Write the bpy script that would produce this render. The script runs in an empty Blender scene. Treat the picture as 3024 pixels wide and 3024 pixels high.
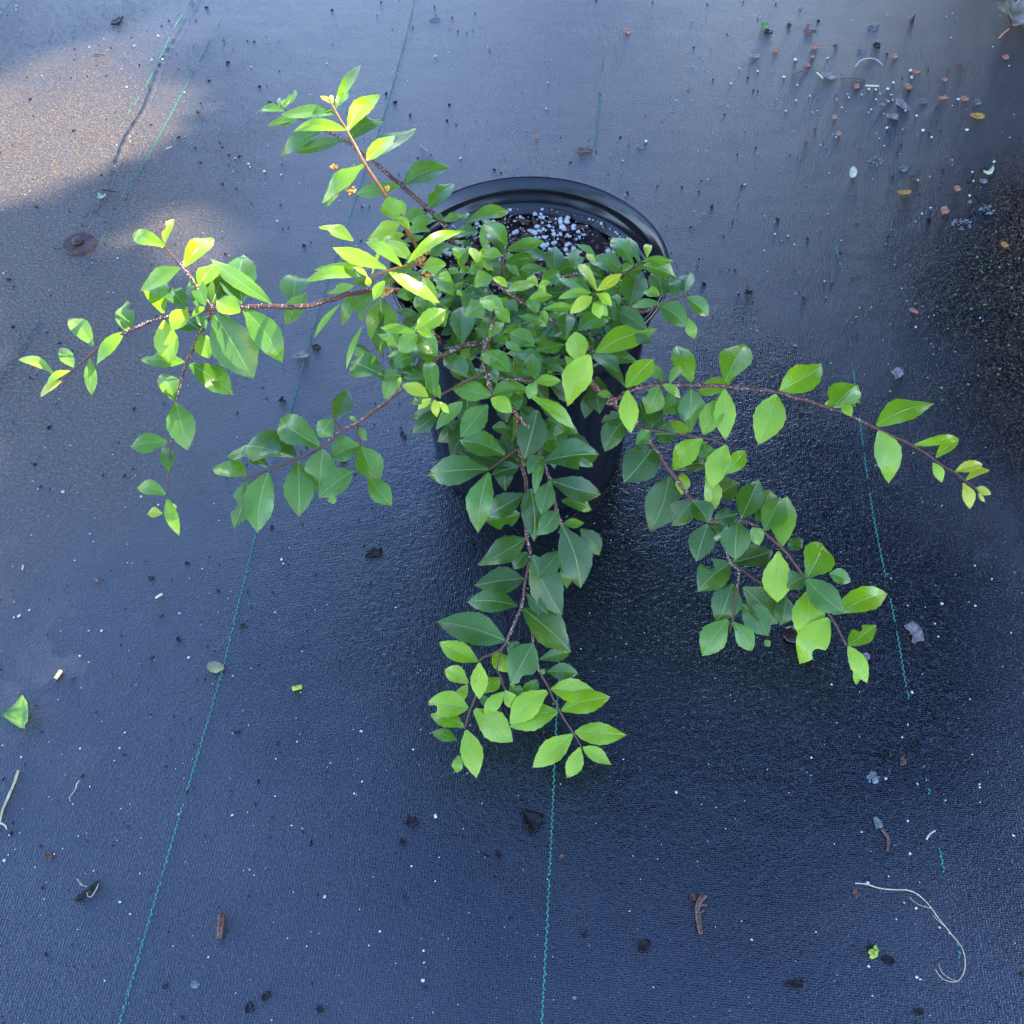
import bpy, bmesh, math, random
from mathutils import Vector, Matrix, noise
R = math.radians
SC = bpy.context.scene
COL = SC.collection
rnd = random.Random(7)

# ---------------------------------------------------------------- camera
F, PITCH, ROLL, H = 2827.4, 0.9526, -0.019, 0.938      # focal length in photo pixels, tilt, roll, height
fw = Vector((0, math.cos(PITCH), -math.sin(PITCH)))
_r = Vector((1, 0, 0)); _u = _r.cross(fw)
rt = _r*math.cos(ROLL) + _u*math.sin(ROLL)
up = _u*math.cos(ROLL) - _r*math.sin(ROLL)
cam = bpy.data.cameras.new('camera'); camo = bpy.data.objects.new('camera', cam); COL.objects.link(camo)
camo.matrix_world = Matrix(((rt.x, up.x, -fw.x, 0), (rt.y, up.y, -fw.y, 0), (rt.z, up.z, -fw.z, H), (0, 0, 0, 1)))
cam.sensor_width = 36; cam.lens = 36*F/3024; cam.clip_start = .02; cam.clip_end = 400
SC.camera = camo
SC.render.resolution_x = SC.render.resolution_y = 1024

# ---------------------------------------------------------------- sun, sky, exposure
SUN_EL, SUN_AZ = R(36), R(66)          # azimuth clockwise from +Y (the sun stands to the right and behind)
S = Vector((math.sin(SUN_AZ)*math.cos(SUN_EL), math.cos(SUN_AZ)*math.cos(SUN_EL), math.sin(SUN_EL)))
W = bpy.data.worlds.new('World'); SC.world = W; W.use_nodes = True
nt = W.node_tree; nt.nodes.clear()
sky = nt.nodes.new('ShaderNodeTexSky'); sky.sky_type = 'NISHITA'; sky.sun_disc = False
sky.sun_elevation = SUN_EL; sky.sun_rotation = SUN_AZ; sky.altitude = 50; sky.air_density = 1.0; sky.dust_density = 0.1; sky.ozone_density = 4.5
bg = nt.nodes.new('ShaderNodeBackground'); bg.inputs['Strength'].default_value = .15
wo = nt.nodes.new('ShaderNodeOutputWorld')
hue = nt.nodes.new('ShaderNodeMix'); hue.data_type = 'RGBA'; hue.blend_type = 'MULTIPLY'; hue.inputs[0].default_value = 1
hue.inputs[7].default_value = (1.06, .96, 1.01, 1)      # white balance of the camera
nt.links.new(sky.outputs[0], hue.inputs[6]); nt.links.new(hue.outputs[2], bg.inputs[0]); nt.links.new(bg.outputs[0], wo.inputs[0])
sl = bpy.data.lights.new('sun', 'SUN'); sl.energy = 3.0; sl.angle = R(.5); sl.color = (1, .93, .82)
so = bpy.data.objects.new('sun', sl); COL.objects.link(so)
so.rotation_euler = (-S).to_track_quat('-Z', 'Y').to_euler(); so.location = S*20
SC.view_settings.view_transform = 'Standard'; SC.view_settings.look = 'None'
SC.view_settings.exposure = 2.68; SC.view_settings.gamma = 1; SC.view_settings.use_curve_mapping = False
SC.render.engine = 'CYCLES'

# ---------------------------------------------------------------- helpers
def P(px, py, z=0.0):
    """the place at height z that stands at photo pixel (px, py)"""
    d = fw + rt*((px-1512)/F) - up*((py-1512)/F)
    t = (z-H)/d.z
    return Vector((0, 0, H)) + d*t
def proj(p):
    d = p - Vector((0, 0, H)); z = d.dot(fw)
    return Vector((1512 + F*d.dot(rt)/z, 1512 - F*d.dot(up)/z))
def obj(name, verts, faces, mats, parent=None, smooth=True, mi=None, uv=None, attr=None):
    me = bpy.data.meshes.new(name)
    me.from_pydata([tuple(v) for v in verts], [], faces)
    if not isinstance(mats, (list, tuple)): mats = [mats]
    for m in mats: me.materials.append(m)
    if mi: me.polygons.foreach_set('material_index', mi)
    if smooth: me.polygons.foreach_set('use_smooth', [True]*len(me.polygons))
    if uv:
        l = me.uv_layers.new(name='UVMap')
        for lp in me.loops: l.data[lp.index].uv = uv[lp.vertex_index]
    if attr:
        a = me.attributes.new('tone', 'FLOAT', 'POINT'); a.data.foreach_set('value', attr)
    me.update()
    o = bpy.data.objects.new(name, me); COL.objects.link(o)
    if parent: o.parent = parent
    return o
def tag(o, label=None, cat=None, group=None, kind=None):
    if label: o['label'] = label
    if cat: o['category'] = cat
    if group: o['group'] = group
    if kind: o['kind'] = kind
    return o
def empty(name, loc):
    o = bpy.data.objects.new(name, None); COL.objects.link(o); o.location = loc; o.empty_display_size = .05
    return o
def recentre(o):
    """move a mesh's origin to its own footprint"""
    me = o.data
    c = sum((v.co for v in me.vertices), Vector())/len(me.vertices)
    c.z = min(v.co.z for v in me.vertices)
    me.transform(Matrix.Translation(-c)); o.location = o.location + c
    return o
class MB:
    def __init__(s): s.v = []; s.f = []; s.mi = []; s.a = []; s.uv = []
    def add(s, v, f, mi=0, a=0., uv=None):
        n = len(s.v); s.v += v; s.f += [tuple(i+n for i in q) for q in f]; s.mi += [mi]*len(f)
        s.a += [a]*len(v); s.uv += uv if uv else [(0, 0)]*len(v)
    def build(s, name, mats, parent=None, smooth=True, tone=False):
        return obj(name, s.v, s.f, mats, parent, smooth, s.mi, s.uv, s.a if tone else None)
def catmull(pts, n=6):
    out = []
    for i in range(len(pts)-1):
        p0 = pts[max(i-1, 0)]; p1 = pts[i]; p2 = pts[i+1]; p3 = pts[min(i+2, len(pts)-1)]
        for k in range(n):
            t = k/n
            out.append(.5*((2*p1)+(p2-p0)*t+(2*p0-5*p1+4*p2-p3)*t*t+(3*p1-p0-3*p2+p3)*t**3))
    out.append(pts[-1].copy()); return out
def tube(mb, pts, r0, r1, seg=7, mi=0, bump=0., a=0.):
    v = []; f = []; n = len(pts)
    for i, p in enumerate(pts):
        d = (pts[min(i+1, n-1)]-pts[max(i-1, 0)]).normalized()
        x = d.orthogonal().normalized() if abs(d.z) > .95 else d.cross(Vector((0, 0, 1))).normalized()
        y = d.cross(x)
        r = r0+(r1-r0)*i/(n-1)
        r *= 1+bump*rnd.uniform(-1, 1)
        for k in range(seg):
            an = 2*math.pi*k/seg; v.append(p+(x*math.cos(an)+y*math.sin(an))*r)
    for i in range(n-1):
        for k in range(seg):
            b = i*seg; f.append((b+k, b+(k+1) % seg, b+seg+(k+1) % seg, b+seg+k))
    v.append(pts[0]); v.append(pts[-1])
    for k in range(seg):
        f.append((n*seg, (k+1) % seg, k)); f.append((n*seg+1, (n-1)*seg+k, (n-1)*seg+(k+1) % seg))
    mb.add(v, f, mi, a)
_ico = None
def ico(sub=1):
    bm = bmesh.new(); bmesh.ops.create_icosphere(bm, subdivisions=sub, radius=1)
    v = [x.co.copy() for x in bm.verts]; f = [tuple(q.index for q in x.verts) for x in bm.faces]; bm.free(); return v, f
TET = ([Vector(q).normalized() for q in ((1, 1, -.6), (-1, 1, -.6), (0, -1.3, -.6), (0, 0, 1))], [(0, 1, 3), (1, 2, 3), (2, 0, 3)])
ICO = ico(1); ICO2 = ico(2)
def lump(mb, c, r, sq=(1, 1, 1), rough=.25, mi=0, base=ICO, a=0.):
    q = Matrix.Rotation(rnd.uniform(0, 6.3), 3, 'Z') @ Matrix.Rotation(rnd.uniform(-.5, .5), 3, 'X')
    v = []
    for p in base[0]:
        k = r*(1+rnd.uniform(-rough, rough))
        v.append(c+q @ Vector((p.x*sq[0]*k, p.y*sq[1]*k, p.z*sq[2]*k)))
    mb.add(v, base[1], mi, a)

# ---------------------------------------------------------------- materials
def mat(name):
    m = bpy.data.materials.new(name); m.use_nodes = True; n = m.node_tree
    for x in list(n.nodes): n.nodes.remove(x)
    return m, n
def N(n, t, **k):
    x = n.nodes.new(t)
    for a, b in k.items():
        if a in x.inputs: x.inputs[a].default_value = b
        else: setattr(x, a, b)
    return x
def ramp(n, fac, stops, interp='LINEAR'):
    r = n.nodes.new('ShaderNodeValToRGB'); r.color_ramp.interpolation = interp
    e = r.color_ramp.elements
    while len(e) < len(stops): e.new(.5)
    for i, (p, c) in enumerate(stops):
        e[i].position = p; e[i].color = (*c, 1) if len(c) == 3 else c
    n.links.new(fac, r.inputs[0]); return r
def math_(n, op, a, b=None, clamp=False):
    x = n.nodes.new('ShaderNodeMath'); x.operation = op; x.use_clamp = clamp
    for i, q in enumerate((a, b)):
        if q is None: continue
        if isinstance(q, (int, float)): x.inputs[i].default_value = q
        else: n.links.new(q, x.inputs[i])
    return x.outputs[0]
def mixc(n, f, a, b, mode='MIX'):
    x = n.nodes.new('ShaderNodeMix'); x.data_type = 'RGBA'; x.blend_type = mode
    for s, q in ((0, f), (6, a), (7, b)):
        if isinstance(q, (int, float)): x.inputs[s].default_value = q
        elif isinstance(q, tuple): x.inputs[s].default_value = (*q, 1)
        else: n.links.new(q, x.inputs[s])
    return x.outputs[2]
def simple(name, c1, c2, rough=.6, scale=200, bump=.3, spec=.5, coat=0., dist=.001):
    m, n = mat(name); tc = N(n, 'ShaderNodeTexCoord')
    nz = N(n, 'ShaderNodeTexNoise', Scale=scale, Detail=5.); n.links.new(tc.outputs['Object'], nz.inputs['Vector'])
    r = ramp(n, nz.outputs[0], [(.3, c1), (.7, c2)])
    b = N(n, 'ShaderNodeBsdfPrincipled', Roughness=rough); n.links.new(r.outputs[0], b.inputs['Base Color'])
    b.inputs['Specular IOR Level'].default_value = spec; b.inputs['Coat Weight'].default_value = coat; b.inputs['Coat Roughness'].default_value = .08
    bp = N(n, 'ShaderNodeBump', Strength=bump, Distance=dist); n.links.new(nz.outputs[0], bp.inputs['Height']); n.links.new(bp.outputs[0], b.inputs['Normal'])
    o = N(n, 'ShaderNodeOutputMaterial'); n.links.new(b.outputs[0], o.inputs[0]); return m

def ground_material():
    m, n = mat('woven ground cloth'); L = n.links
    tc = N(n, 'ShaderNodeTexCoord'); mp = N(n, 'ShaderNodeMapping'); L.new(tc.outputs['Object'], mp.inputs[0])
    mp.inputs['Rotation'].default_value = (0, 0, .106)
    V = mp.outputs[0]
    def noise_(s, d=4., r=.55, dist=0.):
        x = N(n, 'ShaderNodeTexNoise', Scale=s, Detail=d, Roughness=r, Distortion=dist); L.new(V, x.inputs['Vector']); return x.outputs[0]
    # tapes of the weave
    wx = N(n, 'ShaderNodeTexWave', Scale=110., Distortion=4.5, Detail=2.); wx.bands_direction = 'X'; wx.inputs['Detail Scale'].default_value = 3.; L.new(V, wx.inputs['Vector'])
    wy = N(n, 'ShaderNodeTexWave', Scale=150., Distortion=5.5, Detail=2.); wy.bands_direction = 'Y'; wy.inputs['Detail Scale'].default_value = 3.; L.new(V, wy.inputs['Vector'])
    weave = math_(n, 'ADD', math_(n, 'MULTIPLY', wx.outputs[1], .55), math_(n, 'MULTIPLY', wy.outputs[1], .6))
    fine = noise_(330, 3., .6); mid = noise_(95, 4., .6); big = noise_(3.2, 5., .6); huge = noise_(1.1, 3.)
    sep = N(n, 'ShaderNodeSeparateXYZ'); L.new(tc.outputs['Object'], sep.inputs[0])
    X, Y = sep.outputs[0], sep.outputs[1]
    def blob(cx, cy, rx, ry, soft):
        a = math_(n, 'DIVIDE', math_(n, 'SUBTRACT', X, cx), rx); b = math_(n, 'DIVIDE', math_(n, 'SUBTRACT', Y, cy), ry)
        d = math_(n, 'SQRT', math_(n, 'ADD', math_(n, 'POWER', math_(n, 'ABSOLUTE', a), 2.), math_(n, 'POWER', math_(n, 'ABSOLUTE', b), 2.)))
        d = math_(n, 'ADD', d, math_(n, 'MULTIPLY', math_(n, 'SUBTRACT', big, .5), .9))
        return math_(n, 'DIVIDE', math_(n, 'SUBTRACT', 1., d), soft, True)
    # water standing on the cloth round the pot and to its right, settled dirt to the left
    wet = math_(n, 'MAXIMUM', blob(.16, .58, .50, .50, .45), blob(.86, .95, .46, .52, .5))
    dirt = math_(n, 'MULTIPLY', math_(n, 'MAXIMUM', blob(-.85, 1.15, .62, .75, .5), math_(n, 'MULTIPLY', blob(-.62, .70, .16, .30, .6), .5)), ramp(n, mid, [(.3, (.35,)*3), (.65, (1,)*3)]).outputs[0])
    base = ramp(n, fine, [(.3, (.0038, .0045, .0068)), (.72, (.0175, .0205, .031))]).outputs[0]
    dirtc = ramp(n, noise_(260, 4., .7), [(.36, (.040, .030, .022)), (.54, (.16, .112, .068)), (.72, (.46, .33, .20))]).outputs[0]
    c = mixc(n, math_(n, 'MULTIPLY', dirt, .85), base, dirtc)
    dust = math_(n, 'MULTIPLY', ramp(n, noise_(7, 6., .7), [(.5, (0, 0, 0)), (.72, (1,)*3)]).outputs[0], .16)
    c = mixc(n, dust, c, (.075, .068, .058))
    c = mixc(n, math_(n, 'MULTIPLY', wet, .9), c, (.0035, .004, .005))  # wet cloth darkened further, painting in part of the dark reflection by the pot
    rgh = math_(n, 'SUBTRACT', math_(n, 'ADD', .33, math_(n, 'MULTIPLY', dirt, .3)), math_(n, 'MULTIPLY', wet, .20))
    rgh = math_(n, 'ADD', rgh, math_(n, 'MULTIPLY', math_(n, 'SUBTRACT', huge, .5), .12))
    # film of water breaks the weave into cells
    vo = N(n, 'ShaderNodeTexNoise', Scale=150., Detail=3., Roughness=.6, Distortion=.8); L.new(V, vo.inputs['Vector'])
    hdry = math_(n, 'ADD', math_(n, 'MULTIPLY', weave, .6), math_(n, 'MULTIPLY', noise_(240, 3., .7), 1.7))
    hwet = math_(n, 'ADD', math_(n, 'MULTIPLY', vo.outputs[0], 2.1), math_(n, 'MULTIPLY', weave, .35))
    hh = N(n, 'ShaderNodeMix'); hh.data_type = 'FLOAT'; L.new(wet, hh.inputs[0]); L.new(hdry, hh.inputs[2]); L.new(hwet, hh.inputs[3])
    hh2 = math_(n, 'ADD', hh.outputs[0], math_(n, 'MULTIPLY', math_(n, 'MULTIPLY', dirt, noise_(200, 4., .7)), 1.6))
    bp = N(n, 'ShaderNodeBump', Strength=.85, Distance=.00075); L.new(hh2, bp.inputs['Height'])
    bs = N(n, 'ShaderNodeBump', Strength=.3, Distance=.010); L.new(noise_(9, 3.), bs.inputs['Height']); L.new(bs.outputs[0], bp.inputs['Normal'])
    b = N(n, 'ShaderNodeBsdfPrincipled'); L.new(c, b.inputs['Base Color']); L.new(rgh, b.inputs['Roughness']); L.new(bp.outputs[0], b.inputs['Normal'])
    sp = math_(n, 'SUBTRACT', math_(n, 'ADD', .95, math_(n, 'MULTIPLY', wet, .05)), math_(n, 'MULTIPLY', dirt, .5)); L.new(sp, b.inputs['Specular IOR Level']); b.inputs['Specular Tint'].default_value = (.80, .89, 1, 1)
    o = N(n, 'ShaderNodeOutputMaterial'); L.new(b.outputs[0], o.inputs[0]); return m

def leaf_material(name='leaf', use_noise=1.):
    m, n = mat(name); L = n.links
    at = N(n, 'ShaderNodeAttribute'); at.attribute_name = 'tone'
    uv = N(n, 'ShaderNodeUVMap'); sp = N(n, 'ShaderNodeSeparateXYZ'); L.new(uv.outputs[0], sp.inputs[0])
    tc = N(n, 'ShaderNodeTexCoord')
    geo = N(n, 'ShaderNodeNewGeometry')
    nz = N(n, 'ShaderNodeTexNoise', Scale=70., Detail=4., Roughness=.6); L.new(geo.outputs['Position'], nz.inputs['Vector'])
    n2 = N(n, 'ShaderNodeTexNoise', Scale=28., Detail=2.); L.new(geo.outputs['Position'], n2.inputs['Vector'])
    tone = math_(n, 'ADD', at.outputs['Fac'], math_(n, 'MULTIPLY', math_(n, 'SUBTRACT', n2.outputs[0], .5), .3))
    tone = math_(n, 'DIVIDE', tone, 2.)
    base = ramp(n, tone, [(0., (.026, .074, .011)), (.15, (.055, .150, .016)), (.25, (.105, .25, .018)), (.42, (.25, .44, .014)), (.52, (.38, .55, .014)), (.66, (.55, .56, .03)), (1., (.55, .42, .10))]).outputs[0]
    au = math_(n, 'ABSOLUTE', math_(n, 'SUBTRACT', sp.outputs[0], .5))
    rib = math_(n, 'LESS_THAN', au, .022)
    rib = math_(n, 'MULTIPLY', math_(n, 'SUBTRACT', 1., math_(n, 'DIVIDE', au, .024, True)), 1.)
    # pinnate side veins
    ph = math_(n, 'MULTIPLY', math_(n, 'SUBTRACT', sp.outputs[1], math_(n, 'MULTIPLY', au, .75)), 34.)
    ph = math_(n, 'ADD', ph, math_(n, 'MULTIPLY', nz.outputs[0], 3.5))
    vein = math_(n, 'POWER', math_(n, 'ABSOLUTE', math_(n, 'COSINE', ph)), 22.)
    pale = mixc(n, .55, base, (.36, .55, .14))
    c = mixc(n, math_(n, 'MULTIPLY', vein, .13), base, pale)
    c = mixc(n, math_(n, 'MULTIPLY', rib, .85), c, pale)
    sp_ = ramp(n, nz.outputs[0], [(.69, (0, 0, 0)), (.73, (1,)*3)]).outputs[0]
    c = mixc(n, math_(n, 'MULTIPLY', sp_, .4), c, (.13, .11, .03))
    n3 = N(n, 'ShaderNodeTexNoise', Scale=16., Detail=5., Roughness=.7); L.new(geo.outputs['Position'], n3.inputs['Vector'])
    rimm = math_(n, 'MULTIPLY', math_(n, 'ADD', math_(n, 'MAXIMUM', math_(n, 'MULTIPLY', au, 2.), math_(n, 'MULTIPLY', sp.outputs[1], 1.05)), math_(n, 'MULTIPLY', n3.outputs[0], 1.3)), 1.)
    brown = ramp(n, rimm, [(0, (0, 0, 0)), (1, (1,)*3)]).outputs[0]
    brown = math_(n, 'MULTIPLY', math_(n, 'SUBTRACT', rimm, 1.70), 9., True)
    c = mixc(n, math_(n, 'MULTIPLY', brown, .8), c, (.17, .10, .035))
    b = N(n, 'ShaderNodeBsdfPrincipled'); L.new(c, b.inputs['Base Color'])
    rg = ramp(n, n2.outputs[0], [(.42, (.42,)*3), (.56, (.17,)*3)]).outputs[0]; L.new(rg, b.inputs['Roughness'])
    b.inputs['Specular IOR Level'].default_value = .55
    b.inputs['Coat Weight'].default_value = .18; b.inputs['Coat Roughness'].default_value = .22
    hsum = math_(n, 'ADD', math_(n, 'ADD', math_(n, 'MULTIPLY', rib, -1.), math_(n, 'MULTIPLY', vein, -.12)), math_(n, 'MULTIPLY', nz.outputs[0], .8))
    bp = N(n, 'ShaderNodeBump', Strength=.45, Distance=.0009); L.new(hsum, bp.inputs['Height']); L.new(bp.outputs[0], b.inputs['Normal'])
    tr = N(n, 'ShaderNodeBsdfTranslucent'); tcx = mixc(n, 1., c, (1., 1.15, .35), 'MULTIPLY'); 
    L.new(mixc(n, .6, c, (.42, .62, .03)), tr.inputs[0]); L.new(bp.outputs[0], tr.inputs['Normal'])
    mx = N(n, 'ShaderNodeMixShader'); mx.inputs[0].default_value = .30; L.new(b.outputs[0], mx.inputs[1]); L.new(tr.outputs[0], mx.inputs[2])
    o = N(n, 'ShaderNodeOutputMaterial'); L.new(mx.outputs[0], o.inputs[0]); return m

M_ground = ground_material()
M_leaf = leaf_material()
M_bark = simple('reddish bark', (.05, .017, .010), (.17, .065, .036), .55, 420, .6)
M_bark_young = simple('young orange stem', (.22, .085, .025), (.34, .15, .04), .45, 300, .3)
M_lent = simple('pale bark spot', (.45, .36, .26), (.7, .6, .48), .7)
M_pot = simple('black plastic', (.003, .0035, .006), (.006, .007, .011), .17, 30, .2, .55)
M_soil = simple('potting soil', (.008, .005, .004), (.04, .023, .015), .75, 120, 1., .5, dist=.004)
M_perl = simple('white perlite', (.60, .57, .52), (.88, .85, .79), .8, 900, .6)
M_chip = simple('wet brown chip', (.045, .018, .011), (.19, .085, .05), .38, 300, .5)
M_dark = simple('wet black bark', (.004, .003, .003), (.020, .014, .011), .4, 300, .5, .3)
M_greyd = simple('grey brown dead leaf', (.13, .09, .085), (.38, .30, .27), .4, 260, .5)
M_tan = simple('tan straw', (.42, .32, .15), (.62, .52, .30), .5, 200, .3)
M_palest = simple('pale straw', (.42, .40, .32), (.62, .60, .50), .5, 200, .3)
M_straw = simple('dry root', (.46, .37, .22), (.68, .58, .38), .6, 200, .3)
M_teal = simple('teal thread', (.015, .17, .115), (.035, .36, .25), .6, 500, .4)
M_rust = simple('rusty steel', (.03, .014, .010), (.11, .055, .038), .6, 150, .9, dist=.002)
M_orange = simple('orange dead leaf', (.42, .17, .03), (.65, .33, .06), .5, 120, .3)
M_redbr = simple('red brown petal', (.36, .12, .055), (.62, .28, .17), .45, 120, .3)
M_cream = simple('cream petal', (.62, .56, .28), (.80, .74, .45), .5, 120, .3)
M_flower = simple('dried orange flower', (.38, .15, .02), (.75, .40, .06), .6, 400, .4)
M_moss = simple('yellow green moss', (.25, .34, .03), (.5, .6, .08), .8, 500, .5)
M_lichen = simple('grey lichen', (.10, .11, .11), (.34, .35, .31), .9, 90, .5, .1)
M_fallen = simple('fallen green leaf', (.10, .22, .03), (.20, .36, .06), .5, 60, .4)
M_discleaf = simple('yellow and grey leaf', (.13, .10, .09), (.55, .55, .16), .45, 45, .3)
M_gleaf = simple('brown green curled leaf', (.10, .12, .02), (.48, .33, .27), .45, 26, .4)
M_canopy = simple('tree foliage', (.008, .020, .006), (.020, .040, .010), .6, 3, .1, .3)
M_trunk = simple('tree bark', (.05, .035, .025), (.16, .12, .09), .8, 12, .8, dist=.02)

# ---------------------------------------------------------------- ground
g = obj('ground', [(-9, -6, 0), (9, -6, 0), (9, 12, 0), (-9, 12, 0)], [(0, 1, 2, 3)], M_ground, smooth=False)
tag(g, kind='structure')

def stitches(pts, fade, name='stitched_stripe', width=.0015):
    """a teal thread chain-stitched through the cloth along ground pixels pts; fade(y) = share of stitches still seen"""
    line = catmull([P(x, y, .0006) for x, y in pts], 40)
    mb = MB(); acc = 0; step = .0034; k = 0
    for a, b in zip(line[:-1], line[1:]):
        L_ = (b-a).length
        while acc < L_:
            p = a.lerp(b, acc/L_); q = proj(p)
            acc += step; k += 1
            if noise.noise(Vector((p.y*26+k*.001, p.x*3, 2.))) + .62 + rnd.uniform(-.2, .2) < 1.15-fade(q.y): continue
            d = (b-a).normalized(); s = Vector((-d.y, d.x, 0)); sg = 1 if k % 2 else -1
            c = p+s*sg*.00042
            dd = (d+s*(-sg)*rnd.uniform(.15, .6)).normalized(); ss = Vector((-dd.y, dd.x, 0)); hl = .0021*rnd.uniform(.85, 1.1); hw = width*rnd.uniform(.34, .52)
            v = [c-dd*hl, c-dd*hl*.5+ss*hw, c+dd*hl*.5+ss*hw, c+dd*hl, c+dd*hl*.5-ss*hw, c-dd*hl*.5-ss*hw]
            top = [c-dd*hl*.45+Vector((0, 0, .0007)), c+dd*hl*.45+Vector((0, 0, .0007))]
            mb.add(v+top, [(0, 6, 1), (1, 6, 7, 2), (2, 7, 3), (3, 7, 4), (4, 7, 6, 5), (5, 6, 0)])
        acc -= L_
    return mb.build(name, M_teal, g)
stitches([(345, 3050), (495, 2530), (644, 2024), (700, 1800), (755, 1577), (800, 1380), (868, 1180), (935, 930), (1027, 655), (1073, 514), (1133, 340), (1168, 220), (1201, 100), (1223, 0), (1235, -80)], lambda y: 1.0 if y > 1250 else (.85 if y > 500 else .78))
stitches([(1598, 3060), (1622, 2600), (1638, 2252), (1652, 1950), (1700, 1100), (1753, 512), (1771, 290), (1779, 207), (1795, 0), (1800, -60)], lambda y: 1.0 if y > 1900 else .48)
stitches([(2865, 3050), (2856, 2947), (2795, 2613), (2760, 2424), (2725, 2243), (2676, 2022), (2655, 1900), (2624, 1742), (2579, 1520), (2545, 1287), (2464, 673), (2425, 373), (2402, 192), (2380, 40)], lambda y: .22 if y > 2060 else (.60 if y > 1450 else .34))
stitches([(660, 30), (616, 124), (510, 326), (422, 489), (383, 559), (246, 807), (225, 849), (98, 926), (20, 1060)], lambda y: .98 if 110 < y < 500 else .45)
stitches([(590, -60), (565, 0), (515, 80), (470, 175), (420, 270), (350, 380)], lambda y: .55)
stitches([(45, -10), (0, 36), (-60, 110)], lambda y: .9)
def seam(pts, seed):
    line = catmull([P(x, y, 0) for x, y in pts], 14); mb = MB(); v = []; f = []
    for i, p in enumerate(line):
        d = (line[min(i+1, len(line)-1)]-line[max(i-1, 0)]).normalized(); s = Vector((d.y, -d.x, 0))
        p = p + s*noise.noise(Vector((i*.55, seed, 0)))*.003
        e_ = min(1, i/8, (len(line)-1-i)/8); lift = .0006+(.0012+.0015*noise.noise(Vector((i*.35, seed, 5))))*e_
        v += [p-s*(.003+.010*e_)+Vector((0, 0, .0002)), p-s*(.002+.005*e_)+Vector((0, 0, lift*.5)), p+Vector((0, 0, lift)), p-s*.0008+Vector((0, 0, lift-.0008)), p-s*.004+Vector((0, 0, .0003))]
    for i in range(len(line)-1):
        for k in range(4): b = i*5+k; f.append((b, b+1, b+6, b+5))
    return obj('lapped_edge', v, f, M_ground, g)
seam([(590, -40), (575, 0), (520, 105), (480, 170), (455, 225), (420, 320), (365, 410), (330, 500), (312, 545), (285, 600), (240, 640)], 1.)
seam([(110, 935), (88, 975), (60, 1015), (30, 1065), (0, 1110), (-40, 1180)], 2.)

# ---------------------------------------------------------------- nursery pot
PC = Vector((.0224, .7731, 0)); PR, PH = .1434, .2914
KZ, KT = .2914/.3136, .1434/.1412      # the profile below is drawn for a pot 313.6 mm tall
pot = empty('nursery_pot', PC)
tag(pot, 'black plastic nursery pot with a rolled rim, holding the shrub and white speckled soil', 'plant pot')
def lathe(name, prof, mat_, seg=144, flute=None, parent=pot):
    v = []; f = []
    for (r, z, fl) in prof:
        r *= KT + (.118/.1007-KT)*max(0, 1-z/.24)*(1 if r > 0 else 0); z *= KZ
        for k in range(seg):
            an = 2*math.pi*k/seg; rr = r
            if fl: rr += fl*(abs(math.cos(an*16))**.5-.5)
            v.append(Vector((rr*math.cos(an), rr*math.sin(an), z)))
    n = len(prof)
    for i in range(n-1):
        for k in range(seg): f.append((i*seg+k, i*seg+(k+1) % seg, (i+1)*seg+(k+1) % seg, (i+1)*seg+k))
    return obj(name, v, f, mat_, parent)
lathe('body', [(.0, .002, 0), (.096, .002, 0), (.1007, .006, 0), (.1015, .02, .0004), (.104, .05, .0030), (.112, .13, .0034), (.1225, .235, .0030), (.1235, .245, .0006), (.128, .252, 0), (.1285, .262, 0), (.1285, .2865, 0),
               (.126, .2865, 0), (.1255, .2815, 0), (.1200, .278, .0006), (.1175, .270, .0028), (.114, .235, .003), (.11, .20, .0)], M_pot)
lathe('rim', [(.1290, .2865, 0), (.1325, .2862, 0), (.1345, .288, 0), (.1352, .296, 0), (.1385, .302, 0), (.1402, .3055, 0), (.1412, .3090, 0), (.1406, .3125, 0), (.1388, .3136, 0), (.1368, .3122, 0), (.1352, .3065, 0),
              (.1322, .3030, 0), (.1312, .2990, 0), (.1300, .2920, 0), (.1262, .2878, 0), (.1262, .2868, 0)], M_pot)
# soil
v = [Vector((0, 0, .2545))]; f = []; NR, NS = 22, 72
for i in range(1, NR+1):
    for k in range(NS):
        an = 2*math.pi*k/NS; r = .1195*i/NR; x, y = r*math.cos(an), r*math.sin(an)
        v.append(Vector((x, y, .2520+.006*noise.noise(Vector((x*60, y*60, 3)))+.003*noise.noise(Vector((x*190, y*190, 1)))+.004*(1-i/NR))))
for k in range(NS): f.append((0, 1+k, 1+(k+1) % NS))
for i in range(NR-1):
    for k in range(NS): b = 1+i*NS; f.append((b+k, b+NS+k, b+NS+(k+1) % NS, b+(k+1) % NS))
soil = obj('potting_soil', v, f, M_soil); soil.location = PC
tag(soil, 'dark brown potting soil filling the black pot', 'soil', kind='stuff')
mp_, mc_ = MB(), MB()
for i in range(2100):
    r = .118*math.sqrt(rnd.random()); an = rnd.uniform(0, 6.283)
    if noise.noise(Vector((r*math.cos(an)*22, r*math.sin(an)*22, 0))) < rnd.uniform(-.5, .12): continue
    s = .0006+.0030*rnd.random()**3.6
    lump(mp_, Vector((r*math.cos(an), r*math.sin(an), .2555+s*.6+.003*(rnd.random()))), s, (1.2, 1, .8), .35)
for i in range(170):       # grains lodged on the ledge
    an = rnd.uniform(.1, 3.0) if rnd.random() < .8 else rnd.uniform(0, 6.28)
    if noise.noise(Vector((an*3, 9, 0))) < rnd.uniform(-.35, .2): continue
    s = .0005+.0016*rnd.random()**3; r = rnd.uniform(.1225, .1270)
    lump(mp_, Vector((r*math.cos(an), r*math.sin(an), .2610+s*.6)), s, (1.2, 1, .8), .35)
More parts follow.
